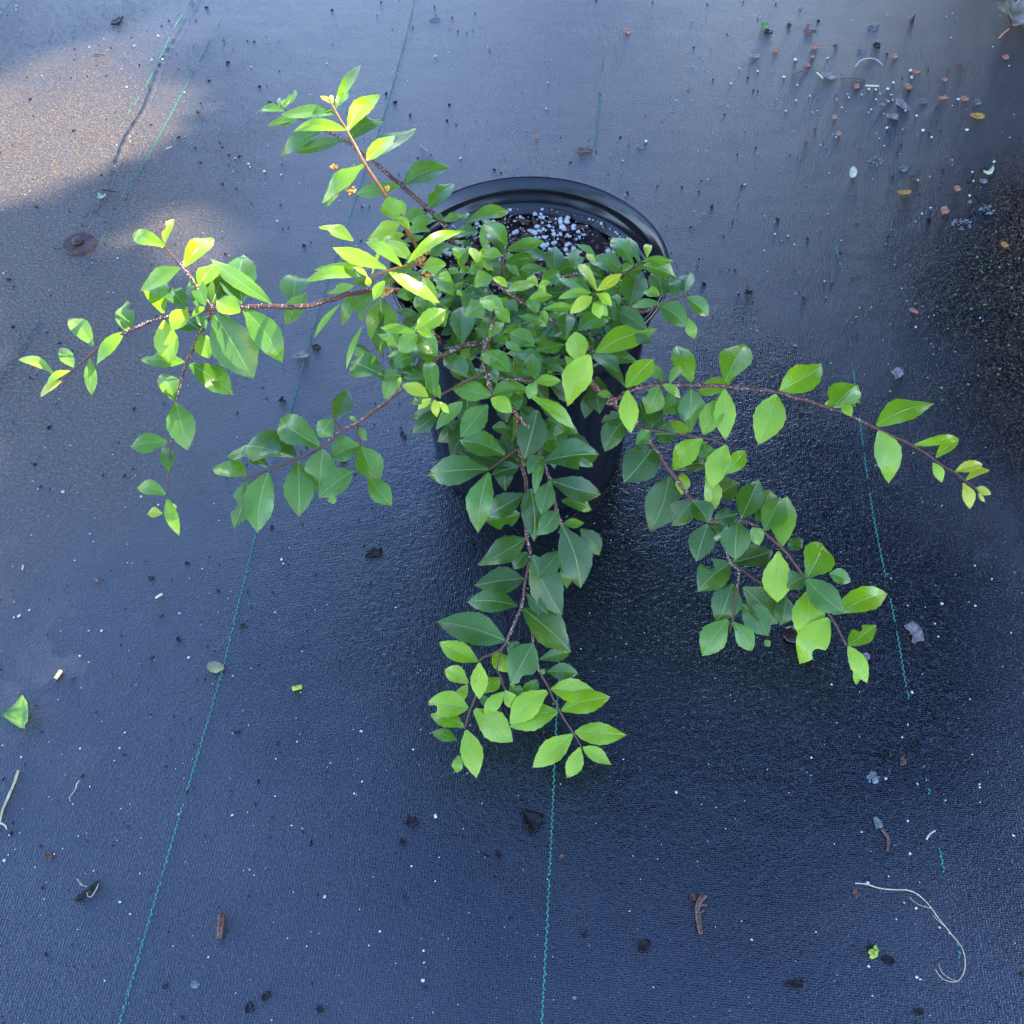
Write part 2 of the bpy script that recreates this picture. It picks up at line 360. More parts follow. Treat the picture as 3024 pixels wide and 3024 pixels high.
for i in range(620):
    r = .117*math.sqrt(rnd.random()); an = rnd.uniform(0, 6.283); s = .0015+.0035*rnd.random()**2
    lump(mc_, Vector((r*math.cos(an), r*math.sin(an), .2555+.0025*rnd.random())), s, (1.7, .7, .35), .35)
o = mp_.build('perlite_grains', M_perl, smooth=False); o.location = PC; tag(o, 'white perlite grains mixed into the dark potting soil', 'perlite', kind='stuff')
o = mc_.build('bark_flakes', M_chip, smooth=False); o.location = PC; tag(o, 'brown bark flakes lying in the dark potting soil', 'bark', kind='stuff')

# ---------------------------------------------------------------- the shrub
RG = {'Z1': (700, 100, .4141), 'Z2': (100, 600, .4141), 'Z3': (900, 500, .3106), 'Z4': (1400, 500, .3623), 'Z5': (1200, 900, .3623),
      'Z6': (1800, 950, .5952), 'Z7': (1200, 1500, .44), 'Z8': (300, 1000, .4917), 'Z9': (1000, 900, .3663), 'ZA': (1300, 700, .3663), 'ZB': (1600, 700, .3663)}
def px(rg, x, y):
    a, b, s = RG[rg]; return a+x*s, b+y*s
# branches: start radius, end radius (mm), points (region, x, y, height)
BR = [
 ('stem rising away to the upper left', 3.3, 1.0, [('Z1', 1640, 1640, .275), ('Z1', 1540, 1490, .300), ('Z1', 1480, 1370, .312), ('Z1', 1360, 1245, .322), ('Z1', 1160, 1070, .335), ('Z1', 950, 895, .35), ('Z1', 760, 760, .355), ('Z1', 560, 655, .36), ('Z1', 450, 600, .36), ('Z1', 340, 540, .36)]),
 ('young orange stem rising to the upper left', 2.0, 1.0, [('Z1', 1300, 1560, .29), ('Z1', 1230, 1430, .34), ('Z1', 1150, 1290, .37), ('Z1', 1060, 1150, .39), ('Z1', 910, 930, .42), ('Z1', 860, 830, .43), ('Z1', 790, 700, .44), ('Z1', 700, 550, .45), ('Z1', 672, 490, .455)]),
 ('orange flowering stem', 1.4, .8, [('Z3', 1230, 900, .375), ('Z3', 1060, 905, .38), ('Z3', 930, 920, .38), ('Z3', 780, 965, .38), ('Z3', 625, 1020, .375), ('Z3', 580, 1020, .375)]),
 ('long stem reaching left', 2.7, .7, [('Z3', 1250, 1210, 0.27), ('Z3', 850, 1150, 0.3), ('Z3', 600, 1150, 0.32), ('Z3', 340, 1205, 0.34), ('Z2', 1930, 735, 0.348), ('Z2', 1690, 735, 0.352), ('Z2', 1480, 745, 0.35), ('Z2', 1270, 755, 0.346), ('Z2', 1090, 770, 0.34), ('Z2', 920, 815, 0.336), ('Z2', 800, 860, 0.33), ('Z2', 650, 930, 0.324), ('Z2', 500, 1010, 0.314), ('Z2', 400, 1090, 0.304), ('Z2', 280, 1190, 0.29), ('Z2', 200, 1260, 0.282), ('Z2', 150, 1300, 0.278)]),
 ('side stem pointing up', 1.7, .8, [('Z2', 1270, 750, 0.346), ('Z2', 1150, 570, 0.362), ('Z2', 1060, 455, 0.37), ('Z2', 935, 310, 0.378)]),
 ('side stem hanging down', 1.7, .7, [('Z2', 1268, 760, 0.344), ('Z2', 1200, 900, 0.322), ('Z2', 1110, 1090, 0.29), ('Z8', 480, 240, 0.262), ('Z8', 450, 380, 0.245), ('Z8', 420, 600, 0.215), ('Z8', 400, 800, 0.19), ('Z8', 395, 965, 0.172)]),
 ('lower left stem', 2.5, 1.1, [('ZA', 400, 850, .300), ('ZA', 250, 865, .312), ('ZA', 60, 940, .312), ('Z9', 720, 500, .285), ('Z9', 625, 600, .27), ('Z9', 520, 670, .258), ('Z9', 340, 810, .235), ('Z9', 150, 955, .212), ('Z8', 1440, 550, .195), ('Z8', 1320, 650, .18), ('Z8', 1175, 720, .168), ('Z8', 1000, 790, .155), ('Z8', 865, 835, .145)]),
 ('short twig on the lower left stem', 1.2, .9, [('Z8', 1535, 515, .205), ('Z8', 1545, 580, .19), ('Z8', 1556, 645, .18)]),
 ('short spur on the lower left stem', 1.2, .9, [('Z8', 1440, 548, .195), ('Z8', 1400, 490, .205)]),
 ('central front stem', 2.5, .9, [('Z5', 640, 290, .315), ('Z5', 640, 470, .32), ('Z5', 665, 590, .318), ('Z5', 690, 700, .312), ('Z5', 760, 820, .295), ('Z5', 890, 880, .28), ('Z5', 915, 1080, .25), ('Z5', 940, 1290, .22), ('Z5', 975, 1470, .20), ('Z7', 800, 130, .19), ('Z7', 830, 300, .175), ('Z7', 800, 480, .16), ('Z7', 775, 650, .145), ('Z7', 700, 830, .13), ('Z7', 650, 935, .12), ('Z7', 570, 985, .115), ('Z7', 490, 1035, .11), ('Z7', 480, 1200, .095), ('Z7', 430, 1350, .085), ('Z7', 395, 1485, .075)]),
 ('small forked twig at the front', .9, .6, [('Z7', 650, 935, .12), ('Z7', 610, 1060, .11), ('Z7', 640, 1150, .102), ('Z7', 665, 1222, .098)]),
 ('front stem ending at the lower right', 1.7, .8, [('Z5', 905, 900, .278), ('Z5', 1060, 1100, .255), ('Z5', 1115, 1270, .24), ('Z5', 1165, 1430, .222), ('Z5', 1240, 1720, .20), ('Z5', 1265, 1810, .19), ('Z7', 1050, 260, .175), ('Z7', 960, 520, .155), ('Z7', 860, 780, .135), ('Z7', 850, 900, .125), ('Z7', 890, 1090, .11), ('Z7', 960, 1220, .10), ('Z7', 1030, 1360, .088), ('Z7', 1110, 1500, .075), ('Z7', 1175, 1600, .065)]),
 ('left twig of the central stem', 1.2, .9, [('Z5', 915, 1165, .24), ('Z5', 790, 1250, .235), ('Z5', 672, 1350, .228)]),
 ('stem among the centre leaves', 2.4, 1.4, [('ZA', 400, 330, .335), ('ZA', 540, 440, .335), ('ZA', 680, 530, .33), ('ZA', 800, 610, .325), ('ZA', 980, 730, .315), ('Z4', 940, 1470, .30), ('Z4', 1080, 1600, .285), ('Z4', 1230, 1770, .27)]),
 ('long stem reaching right', 3.0, .7, [('Z5', 1480, 620, .285), ('Z5', 1560, 690, .27), ('Z5', 1700, 780, .262), ('Z6', 0, 400, .262), ('Z6', 90, 350, .262), ('Z6', 180, 320, .262), ('Z6', 310, 312, .262), ('Z6', 440, 315, .26), ('Z6', 600, 325, .258), ('Z6', 840, 355, .252), ('Z6', 1100, 430, .243), ('Z6', 1310, 520, .235), ('Z6', 1510, 620, .225), ('Z6', 1620, 690, .22), ('Z6', 1730, 760, .213), ('Z6', 1835, 845, .205)]),
 ('lower right stem', 2.5, 1.0, [('Z5', 1690, 790, .26), ('Z6', 60, 450, .245), ('Z6', 140, 510, .235), ('Z6', 210, 610, .22), ('Z6', 300, 740, .20), ('Z6', 410, 890, .182), ('Z6', 500, 983, .17), ('Z6', 600, 990, .165), ('Z6', 700, 1000, .16), ('Z6', 850, 1120, .145), ('Z6', 970, 1270, .13), ('Z6', 1090, 1450, .11), ('Z6', 1178, 1608, .095)]),
 ('downward fork of the lower right stem', 1.6, .9, [('Z6', 500, 983, .17), ('Z6', 570, 1090, .15), ('Z6', 598, 1190, .135), ('Z6', 640, 1250, .125), ('Z6', 618, 1400, .11), ('Z6', 597, 1545, .095)]),
 ('low fork under the lower right stem', 1.1, .7, [('Z6', 600, 1190, .13), ('Z6', 740, 1290, .11), ('Z6', 860, 1350, .10), ('Z6', 960, 1370, .095)]),
 ('thin side twig on the right', 1.2, .8, [('Z6', 140, 515, .235), ('Z6', 210, 537, .235), ('Z6', 460, 575, .225), ('Z6', 578, 607, .22)]),
 ('short stem over the right rim', 1.8, 1.0, [('Z4', 1050, 1000, .30), ('Z4', 1330, 1155, .31), ('Z4', 1480, 1120, .318), ('Z4', 1600, 1075, .322), ('Z4', 1725, 1028, .325)]),
 ('twig by the soil', 1.3, .8, [('Z4', 900, 960, .30), ('ZB', 540, 400, .305), ('ZB', 640, 320, .31), ('ZB', 740, 250, .318), ('ZB', 820, 190, .325)]),
 ('upright twig in the centre', 1.6, .8, [('Z5', 640, 360, .315), ('Z5', 670, 290, .34), ('Z5', 700, 180, .36), ('Z5', 735, 80, .375)]),
 ('horizontal twig in the centre', 1.6, 1.0, [('Z5', 690, 600, .315), ('Z5', 820, 605, .318), ('Z5', 1040, 625, .325)]),
 ('pale twig over the pot side', 1.3, .9, [('Z5', 640, 560, .318), ('Z5', 560, 590, .32), ('Z5', 370, 685, .305), ('Z5', 200, 775, .29)]),
 ('twig behind the centre', 1.6, .8, [('ZB', 0, 420, .315), ('ZB', 100, 340, .32), ('ZB', 280, 290, .325), ('ZB', 330, 270, .33)]),
 ('twig beside the soil', 1.5, .8, [('ZA', 490, 330, .31), ('ZA', 505, 230, .325), ('ZA', 530, 100, .335)]),
 ('yellow tipped twig', 1.2, .7, [('ZB', 330, 600, .33), ('ZB', 400, 490, .35), ('ZB', 440, 450, .362)]),
 ('hidden twig left of centre', 1.4, .8, [('Z9', 850, 330, .30), ('Z9', 770, 240, .32), ('Z9', 620, 225, .335)]),
]
shrub = empty('trailing_shrub', Vector((PC.x, PC.y, .234)))
tag(shrub, 'leafy green trailing shrub with reddish stems spilling out of the black pot', 'shrub')
SL = shrub.location
def safe(x, y, z, clear):
    """the spot on pixel (x, y) at height z, lifted off the pot wall if it would sink into it"""
    while z < PH+.006:
        p = P(x, y, z); R_ = .119+(.1434-.119)*min(1, z/PH)
        if math.hypot(p.x-PC.x, p.y-PC.y) > R_+clear: return p
        z += .003
    return P(x, y, z)
branches = []; anchors = []
for nm, r0, r1, pts in BR:
    w = [P(*px(q[0], q[1], q[2]), q[3]) if (k < 2 and q[3] > .26 and r0 > 2.2) else safe(*px(q[0], q[1], q[2]), q[3], .012) for k, q in enumerate(pts)]
    line = catmull(w, 7); mb = MB(); young = 'orange' in nm
    for i, p in enumerate(line):
        line[i] = p + Vector((noise.noise(p*60), noise.noise(p*60+Vector((9, 0, 0))), noise.noise(p*60+Vector((0, 9, 0)))))*.0012
    tube(mb, [p-SL for p in line], r0/1000, r1/1000, 8, 0, .10)
    if not young and r0 > 1.5:
        for i in range(int(len(line)*2.6)):
            k = rnd.random(); j = min(int(k*(len(line)-1)), len(line)-2)
            if k > .72: continue
            p = line[j].lerp(line[j+1], rnd.random()); rr = (r0+(r1-r0)*k)/1000
            d = Vector((rnd.uniform(-1, 1), rnd.uniform(-1, .5), rnd.uniform(0, 1))).normalized()
            lump(mb, p+d*rr*.98-SL, rnd.uniform(.00035, .0007), (1.6, .8, .8), .3, 1)
    o = mb.build('branch', [M_bark_young if young else M_bark, M_lent], shrub)
    o['label'] = nm if nm.startswith(('young', 'orange')) else nm
    pl = [(proj(p), p) for p in line]
    branches.append((o, pl)); anchors += [(a, b.z, len(branches)-1) for a, b in pl]

# leaves: base x, y, tip x, y, full width (in region pixels), age tone (0 old dark green .. 1 lime .. 2 yellow)
LV = {
'Z1': [(695,520,885,212,78,.8),(680,500,590,440,35,1.5),(680,500,668,430,30,1.5),(680,542,315,572,90,.8),(780,685,390,690,85,1.05),(790,685,1025,430,125,1.),(925,905,1130,715,100,.9),(905,935,600,1200,120,.9),(890,940,625,1235,75,.6),
 (1078,1160,1140,1330,150,1.),(1165,1180,1195,1300,60,.9),(1165,1355,930,1462,110,.9),(1140,1310,1220,1390,60,1.),(340,550,130,560,52,.5),(335,530,420,395,52,.4),(305,525,303,450,26,.8),(330,525,350,460,42,.4),(470,590,210,655,52,.5),(440,600,290,665,48,.5),
 (690,560,800,420,62,.4),(690,570,520,580,80,.4),(600,690,302,865,105,.42),(760,762,415,850,90,.42),(790,760,1065,615,100,.4),(960,885,1305,662,110,.5),(1160,1085,840,1140,105,.5),(1185,1075,1515,945,150,.45),(1370,1240,1555,1060,125,.5),
 (1345,1272,1180,1330,90,.5),(1420,1335,1260,1340,78,.42),(1470,1335,1410,1280,50,.4),(1480,1335,1600,1300,62,.4),(1595,1335,1645,1280,42,.4),(1630,1350,1900,1270,100,.55)],
'Z2': [(940,315,695,215,108,1.),(935,300,997,105,62,1.),(1070,450,1280,235,135,.9),(1045,465,760,625,120,.95),(1180,590,1310,420,130,.8),(1220,730,1110,510,105,.5),(1090,750,950,600,130,.4),(1165,735,1110,560,100,.4),(1275,715,1370,440,200,.35),
 (1485,720,1495,360,240,.35),(1695,715,1255,380,115,.7),(920,785,868,520,170,.75),(655,915,660,690,130,.75),(425,1020,240,820,125,.85),(640,920,440,1150,95,1.),(285,1170,185,1025,92,.9),(400,1110,410,1370,92,.8),(150,1220,-115,1110,70,1.1),(260,1195,90,1290,52,1.1),(205,1265,40,1385,58,1.6),
 (1095,762,980,905,130,1.1),(930,835,975,1155,165,.9),(1190,915,1010,820,150,.35),(1075,1135,755,1110,105,.65),(1190,925,1250,1110,140,.9),(1110,1150,1425,1365,175,.6),(1290,800,1565,1255,300,.4),(1400,820,1200,825,45,.9),(1470,775,1305,690,140,.95),(1500,750,1775,1140,195,.5),
 (1215,740,1130,810,50,.8),(1160,780,1230,900,70,.35),(1005,1415,905,1215,150,.8),(1010,1425,1095,1765,195,.6),(950,1702,680,1730,135,.7),(960,1915,925,1725,100,.6),(1855,690,1870,505,205,.35),(1945,640,1795,870,125,.5)],
'Z3': [(460,682,170,560,115,.95),(775,945,260,735,150,1.),(920,920,620,710,115,.95),(1020,870,810,690,125,.85),(640,995,850,640,48,.9),(980,890,1440,620,108,.9),(800,980,1225,1230,125,.9),(545,1015,75,1050,115,.75),(600,1020,475,940,52,1.2),(590,1020,610,1100,62,1.3),
 (540,920,145,945,95,.6),(470,1110,245,1175,80,.7),(465,1160,370,1440,110,.3),(700,1130,480,1310,135,.3),(722,1230,715,1770,280,.2),(545,1270,545,1430,72,.25),(330,1290,120,1560,55,.7),(550,1490,410,1850,52,.55),(760,1060,670,1220,100,.7),
 (1190,590,1000,575,90,.6),(1130,640,950,680,62,.4),(950,620,815,640,70,.95),(1000,730,640,690,82,.4),(1440,740,1190,790,115,.35),(1650,600,1420,640,110,.35),(1540,600,1380,612,52,.5),(1700,760,1742,508,128,.85),(1920,740,1700,510,145,.5),(1910,830,1750,600,105,.15),(1600,740,1450,700,50,.3),
 (1520,900,1450,750,130,.4),(1640,890,1590,760,90,1.05),(1650,880,1730,760,60,1.05),(1660,850,1780,950,62,.95),(1780,1020,1610,1115,150,.55),(1790,1030,1910,1110,72,.9),(1340,900,1100,965,150,.65),(1410,1200,1230,1010,150,.5),(1240,1290,1140,1050,115,.8),(1290,1170,1200,1300,90,.25),
 (1050,1535,1350,1330,185,.35),(1490,1660,1500,1290,230,.25),(1050,1555,755,1510,92,.85),(1072,1570,890,1740,170,.65),(1062,1562,1270,1780,190,.25),(890,1690,715,1580,62,.7),(870,1680,780,1540,120,.25),(1210,1590,1080,1530,90,.9),(1200,1870,1040,1640,150,.25),(840,1900,860,1740,120,.25)],
'ZA': [(250,500,350,660,130,.3),(500,240,765,180,100,.3),(550,90,800,40,92,.4),(540,110,720,100,60,.25),(880,180,700,100,82,.35),(935,305,930,70,150,.3),(810,380,945,290,110,.4),(640,260,840,270,72,.25),(540,440,750,375,82,.8),(790,400,720,330,72,.9),(790,400,880,370,52,.8),(800,400,845,440,60,.9),
 (620,600,535,520,92,.25),(630,640,838,705,72,.4),(510,600,350,500,120,.4),(420,600,350,520,82,.7),(350,820,370,660,112,.3),(400,810,500,700,92,.5),(440,850,560,820,82,.5),(760,860,550,770,150,.3),(640,920,540,850,72,.45),(560,690,460,600,100,.45),(700,520,880,480,92,.6),(780,610,720,510,92,.5),
 (830,580,1080,580,72,.6),(830,590,850,690,70,.6),(770,910,970,870,100,.3),(960,800,820,720,112,.2),(1020,820,1030,610,135,.18),(1020,830,930,790,50,.3),(560,1090,330,935,155,.4),(830,1000,560,940,105,.3),(90,360,0,310,82,.7),(105,480,60,370,100,.3),(180,480,140,430,40,.8),
 (150,290,75,260,60,.4),(240,260,160,280,62,.35),(320,260,240,280,72,.4),(500,150,360,140,92,.5),(520,250,400,200,72,.4),(640,320,540,230,62,.4),(700,960,600,1040,110,.3),(330,560,210,620,90,.2),(660,780,740,700,90,.15),(470,950,560,1060,100,.25)],
'ZB': [(270,260,295,90,130,.3),(430,150,300,70,52,.4),(430,205,370,140,50,1.),(640,310,440,140,160,.28),(600,290,410,200,100,.28),(730,220,560,0,140,.3),(790,200,700,20,92,.3),(850,160,855,65,66,1.05),(830,170,1030,190,62,.5),(810,200,990,180,50,.6),(820,230,1090,320,150,.35),(710,555,780,240,200,.3),
 (970,480,930,260,180,.33),(660,300,880,250,92,.33),(650,280,730,220,60,.5),(480,320,330,230,92,.33),(445,435,315,240,78,1.1),(450,430,620,310,88,.95),(440,455,548,540,80,.9),(405,480,250,600,100,.95),(420,530,465,640,95,.9),(440,520,520,620,80,.5),(500,560,590,380,130,.33),(620,560,600,470,72,.4),(650,420,600,350,72,.4),
 (400,450,160,490,72,.5),(380,460,160,340,62,.4),(390,440,240,340,60,.33),(540,580,860,760,150,.28),(435,935,930,740,190,.72),(950,540,750,560,72,.33),(290,750,560,650,140,.33),(270,765,305,1015,170,.8),(200,830,230,605,150,.15),(760,1000,500,950,112,.12),(620,1090,440,960,120,.12),(130,960,60,1080,120,.3),(190,960,270,1060,72,.6),(950,470,830,450,82,.5)],
'Z4': [(1720,1015,1760,835,128,.33),(1630,1040,1660,890,105,.33),(1740,1045,1920,1195,130,.33),(1510,1110,1735,1278,175,.33),(1740,1210,1800,1385,92,.7),(945,1515,757,1930,215,.85),(1240,1780,1470,1540,170,.7),(1120,1840,1020,1830,60,.5),(1220,1750,1050,1510,95,.12)],
'Z5': [(1050,610,1020,420,120,.4),(690,745,370,675,150,.45),(695,735,1000,690,145,.33),(690,765,865,880,125,.75),(660,815,440,1080,190,.3),(890,870,960,730,120,.2),(1040,635,1230,620,92,.5),(1060,630,1005,750,100,.4),(1020,750,1330,980,112,.5),(805,1225,430,1100,190,.28),(440,1120,415,985,50,.6),
 (860,1120,870,900,92,.3),(1070,860,965,1260,240,.08),(1150,930,1405,1045,130,.33),(1130,1275,1575,1215,240,.12),(1175,1435,1590,1545,190,.12),(1265,1600,1520,1670,120,.33),(670,1345,165,1385,230,.22),(670,1370,580,1860,210,.4),(925,1305,440,1170,150,.08),(915,1320,690,1390,130,.08),(960,1545,640,1720,180,.1),
 (925,1705,630,1760,190,.28),(1010,1500,1040,1930,210,.05),(1165,1440,1100,1710,160,.28),(1115,1230,1045,1545,80,.5),(1110,1240,990,1380,130,.2),(1240,1680,1070,1880,150,.28),(1180,1200,1130,1100,130,.4),(1265,1790,1450,1780,80,.6),(700,1000,850,1010,92,.12),(1780,940,1615,1200,180,.18),(1770,910,1585,960,110,.08),(1800,700,1830,1050,150,.85)],
'Z7': [(800,210,480,380,155,.18),(790,475,455,520,165,.18),(745,660,405,630,155,.22),(815,300,720,410,110,.18),(660,890,195,760,205,.22),(845,320,1045,720,215,.12),(1060,285,870,480,130,.28),(1045,120,1170,540,215,.12),(1170,140,1300,320,120,.18),(1070,330,1080,545,92,.18),(785,680,1105,965,215,.18),(810,580,950,710,92,.08),
 (850,910,700,1190,200,.25),(895,1015,1105,965,88,.3),(940,1100,1155,1110,112,.3),(680,900,750,980,100,.18),(485,1035,220,900,130,.95),(490,1040,490,1285,112,.95),(415,1175,255,1080,112,.9),(410,1185,340,1320,72,.9),(690,1100,580,970,112,.95),(520,1240,630,1140,100,.8),(415,1345,140,1300,172,.85),(385,1470,160,1380,122,.7),
 (340,1560,170,1500,82,.55),(400,1490,470,1815,142,.85),(350,1660,340,1780,72,.6),(455,1355,715,1570,185,.8),(655,1235,520,1395,92,.85),(665,1225,725,1355,88,.9),(500,1250,545,1340,60,.18),(875,1150,800,1300,100,.4),(930,1080,905,1120,34,.5),(945,1230,690,1450,165,.9),(1015,1365,690,1470,172,.85),(970,1215,1295,1260,152,.82),
 (1040,1360,1370,1265,152,.82),(1130,1505,1480,1525,142,.9),(1115,1520,845,1745,152,.95),(1165,1605,1075,1815,108,.95),(1185,1605,1375,1725,92,.95),(800,1280,690,1180,80,.4)],
'Z6': [(410,300,335,110,105,.75),(575,300,670,110,150,.75),(600,300,435,360,80,.9),(845,345,1055,210,135,.75),(830,362,740,612,150,.75),(1105,430,1230,310,140,.75),(1110,430,1080,390,50,1.1),(1140,402,1245,395,60,.75),(1200,470,1150,400,50,.8),(1325,515,1610,405,112,.7),(1335,540,1390,805,128,.65),(1510,612,1745,575,46,.9),(1510,615,1635,615,26,1.),
 (1620,675,1735,588,55,.95),(1605,700,1650,800,52,.8),(1715,745,1855,705,56,1.2),(1770,785,1890,730,46,1.3),(1755,800,1790,930,62,1.3),(1815,825,1895,855,40,1.4),(1830,850,1862,895,20,1.4),(265,300,195,220,55,.4),(300,305,365,230,45,.6),(265,312,345,370,45,.5),(245,320,185,460,105,.33),(405,335,405,550,118,.38),(350,400,255,440,100,.5),
 (570,335,575,590,102,.8),(550,380,465,565,110,.65),(200,520,150,400,90,.28),(205,530,275,440,80,.28),(200,540,130,610,62,.5),(260,510,410,540,60,.8),(330,560,220,560,100,.15),(460,580,310,735,112,.85),(580,612,505,830,112,.8),(560,760,678,635,82,.85),(465,600,495,700,82,.55),(225,612,70,800,172,.12),(295,770,200,1040,175,.12),(365,750,360,860,70,.9),
 (325,740,480,700,82,.12),(410,890,310,1015,120,.12),(412,890,495,1000,110,.15),(480,760,525,935,86,.8),(640,800,530,860,120,.15),(655,975,740,780,128,.38),(730,990,800,830,112,.4),(770,1035,850,870,120,.5),(855,1115,880,860,128,.78),(520,980,640,950,82,.12),(490,1005,430,1190,125,.12),(500,1010,570,1090,92,.12),(640,990,625,1185,140,.22),
 (710,1020,745,1110,72,.7),(610,1195,810,1135,120,.1),(600,1200,435,1340,150,.16),(835,1140,835,1395,142,.85),(970,1265,880,1320,100,.33),(980,1270,1060,1095,160,.68),(975,1280,1165,1445,132,.2),(980,1340,960,1585,156,.85),(1110,1455,1385,1345,122,.78),(1085,1470,940,1700,150,.85),(1185,1605,1325,1505,96,.8),(1185,1610,1280,1795,82,.9),
 (1215,1700,1225,1805,42,.8),(1090,1250,1200,1290,72,.5),(610,1300,530,1500,142,.22),(660,1320,835,1500,150,.16),(590,1480,460,1660,132,.5),(610,1490,710,1635,92,.5),(655,1400,790,1560,130,.3),(870,1360,850,1510,100,.18),(770,1580,795,1612,32,.5),(950,1130,890,1080,72,.3)],
'Z8': [(1400,485,1480,305,116,.33),(1385,480,1300,590,110,.38),(1310,650,1060,475,172,.33),(1165,715,855,640,182,.33),(1000,770,750,700,110,.4),(870,820,665,775,106,.6),(880,848,795,1140,136,.38),(1000,805,935,1170,182,.42),(1180,735,1185,1070,176,.38),(1330,665,1305,930,172,.42),(1550,640,1370,720,140,.33),(1515,795,1300,955,142,.38),
 (1555,645,1665,870,162,.33),(1600,830,1745,1005,122,.6),(1380,940,1395,995,50,.6),(1530,500,1490,465,26,1.),(1550,530,1590,615,46,.42),(385,935,208,890,86,.7),(395,960,468,1185,76,.85),(365,1050,272,1050,60,1.1),(405,1020,455,1010,40,1.)],
'Z9': [(345,565,95,450,210,.2),(460,520,385,730,122,.33),(600,420,440,500,132,.33),(665,600,500,510,92,.33),(770,730,720,470,122,.4),(720,740,535,650,102,1.),(745,755,650,830,62,1.05),(775,765,790,890,66,1.1),(795,780,878,860,52,.9),(1030,580,860,380,150,.33),(1000,780,810,980,110,.25),(560,620,490,520,92,.25),(480,680,495,590,30,1.)],
}
def leaf_geo(B, T, wpx, seed, wave=.06, fold=None, arch=None, bite=False):
    r = random.Random(seed)
    a = T-B; L = a.length; a.normalize()
    mid = (B+T)/2; view = (Vector((0, 0, H))-mid).normalized()
    nrm = (Vector((0, 0, 1))*.8 + view*.45 + Vector((r.gauss(0, .17), r.gauss(0, .17), 0))).normalized()
    nrm = (nrm-a*nrm.dot(a)).normalized(); s = a.cross(nrm).normalized()
    ax = (proj(T)-proj(B)); ax = ax.normalized() if ax.length > 1 else Vector((1, 0))
    d2 = proj(mid+s*.01)-proj(mid); perp = abs(d2.x*ax.y-d2.y*ax.x)/.01
    Wm = wpx/max(perp, 1100)/2*1.13
    fold = r.uniform(.10, .38) if fold is None else fold
    arch = r.uniform(.02, .15) if arch is None else arch
    side = r.uniform(-.05, .05); ph = r.uniform(0, 6.3); bel = r.uniform(.86, 1.12)
    bs = r.choice((-1, 1)); bv = r.uniform(.35, .8); bd = r.uniform(.35, .8)
    NV, NU = 20, 8
    v = []; uv = []; f = []
    tw = r.gauss(0, .38); s0, n0 = s.copy(), nrm.copy()
    for i in range(NV+1):
        t = i/NV; ta = tw*(t-.45); s = s0*math.cos(ta)+n0*math.sin(ta); nrm = n0*math.cos(ta)-s0*math.sin(ta); t2 = t**1.05
        w = 0 if t <= .0 else max(0., math.sin(math.pi*min(1, t2**bel)))**.80*(1-.36*t**2.6)
        if t < .07: w = .10+t*3.
        if t > .9: w = max(w*.9, 0) if t < 1 else 0.
        c = B + a*L*t + n0*(arch*L*math.sin(math.pi*t)-.25*arch*L*t) + s0*(side*L*math.sin(math.pi*t))
        for k in range(NU+1):
            u = (k/NU-.5)*2
            ww = w*Wm
            if bite and u*bs > 0 and abs(t-bv) < .12:
                ww *= 1-bd*(1-((t-bv)/.12)**2)**.5*(.85+.15*r.random())
            if bite is False and abs(u) > .9 and 0 < t < 1: ww *= 1+.035*math.sin(t*37+ph*u)
            z = fold*abs(u)**1.3*ww - .10*u*u*ww + wave*Wm*math.sin(t*11+ph+u)*u*u
            cc = c + s*u*ww + nrm*z
            v.append(cc); uv.append((u*.5*min(1, ww/max(Wm, 1e-6)*1.0)+.5, t))
    n1 = NU+1
    for i in range(NV):
        for k in range(NU): f.append((i*n1+k, i*n1+k+1, (i+1)*n1+k+1, (i+1)*n1+k))
    return v, f, uv, L, Wm
leaves = []; sd = 0; sizes = []
for rg, ls in LV.items():
    for q in ls:
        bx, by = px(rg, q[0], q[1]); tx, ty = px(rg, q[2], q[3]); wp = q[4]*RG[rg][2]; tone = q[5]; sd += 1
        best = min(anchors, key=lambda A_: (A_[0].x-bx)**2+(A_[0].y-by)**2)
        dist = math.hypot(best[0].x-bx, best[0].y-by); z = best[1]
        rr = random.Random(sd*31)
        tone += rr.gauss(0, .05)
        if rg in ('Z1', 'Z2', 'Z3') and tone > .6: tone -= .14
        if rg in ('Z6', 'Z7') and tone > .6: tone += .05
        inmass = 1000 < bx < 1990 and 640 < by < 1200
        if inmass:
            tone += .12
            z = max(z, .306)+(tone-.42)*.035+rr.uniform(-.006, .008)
        elif dist > 14: z -= .012
        if inmass and q[4]*RG[rg][2] < 45: tx += (tx-bx)*.16; ty += (ty-by)*.16
        lp = math.hypot(tx-bx, ty-by); Lm = lp/2450
        upness = (by-ty)/max(lp, 1)
        dz = Lm*(.10*max(upness, 0)-.38*max(-upness, 0)-.16)+rr.uniform(-.12, .12)*Lm
        zt = max(z+dz, .012)
        if inmass: zt = max(zt, .285)
        B, T = safe(bx, by, z, .014), safe(tx, ty, zt, .014)
        cmx, cmy = (bx+tx)/2, (by+ty)/2
        if min((A_[0].x-cmx)**2+(A_[0].y-cmy)**2 for A_ in anchors) < (wp*.45)**2 and tone < 1.3 and rr.random() < .85:
            B += (Vector((0, 0, H))-B).normalized()*.010; T += (Vector((0, 0, H))-T).normalized()*.016
        if rg == 'Z5' and q[1] > 800 and wp > 45:
            B += (Vector((0, 0, H))-B).normalized()*.012; T += (Vector((0, 0, H))-T).normalized()*.014
        bite = (rr.random() < .15 and lp > 50)
        geo = leaf_geo(B, T, wp, sd, bite=bite)
        leaves.append(((lp*wp), geo, tone, best[2], tx, ty, lp))
        sizes.append(geo[3])
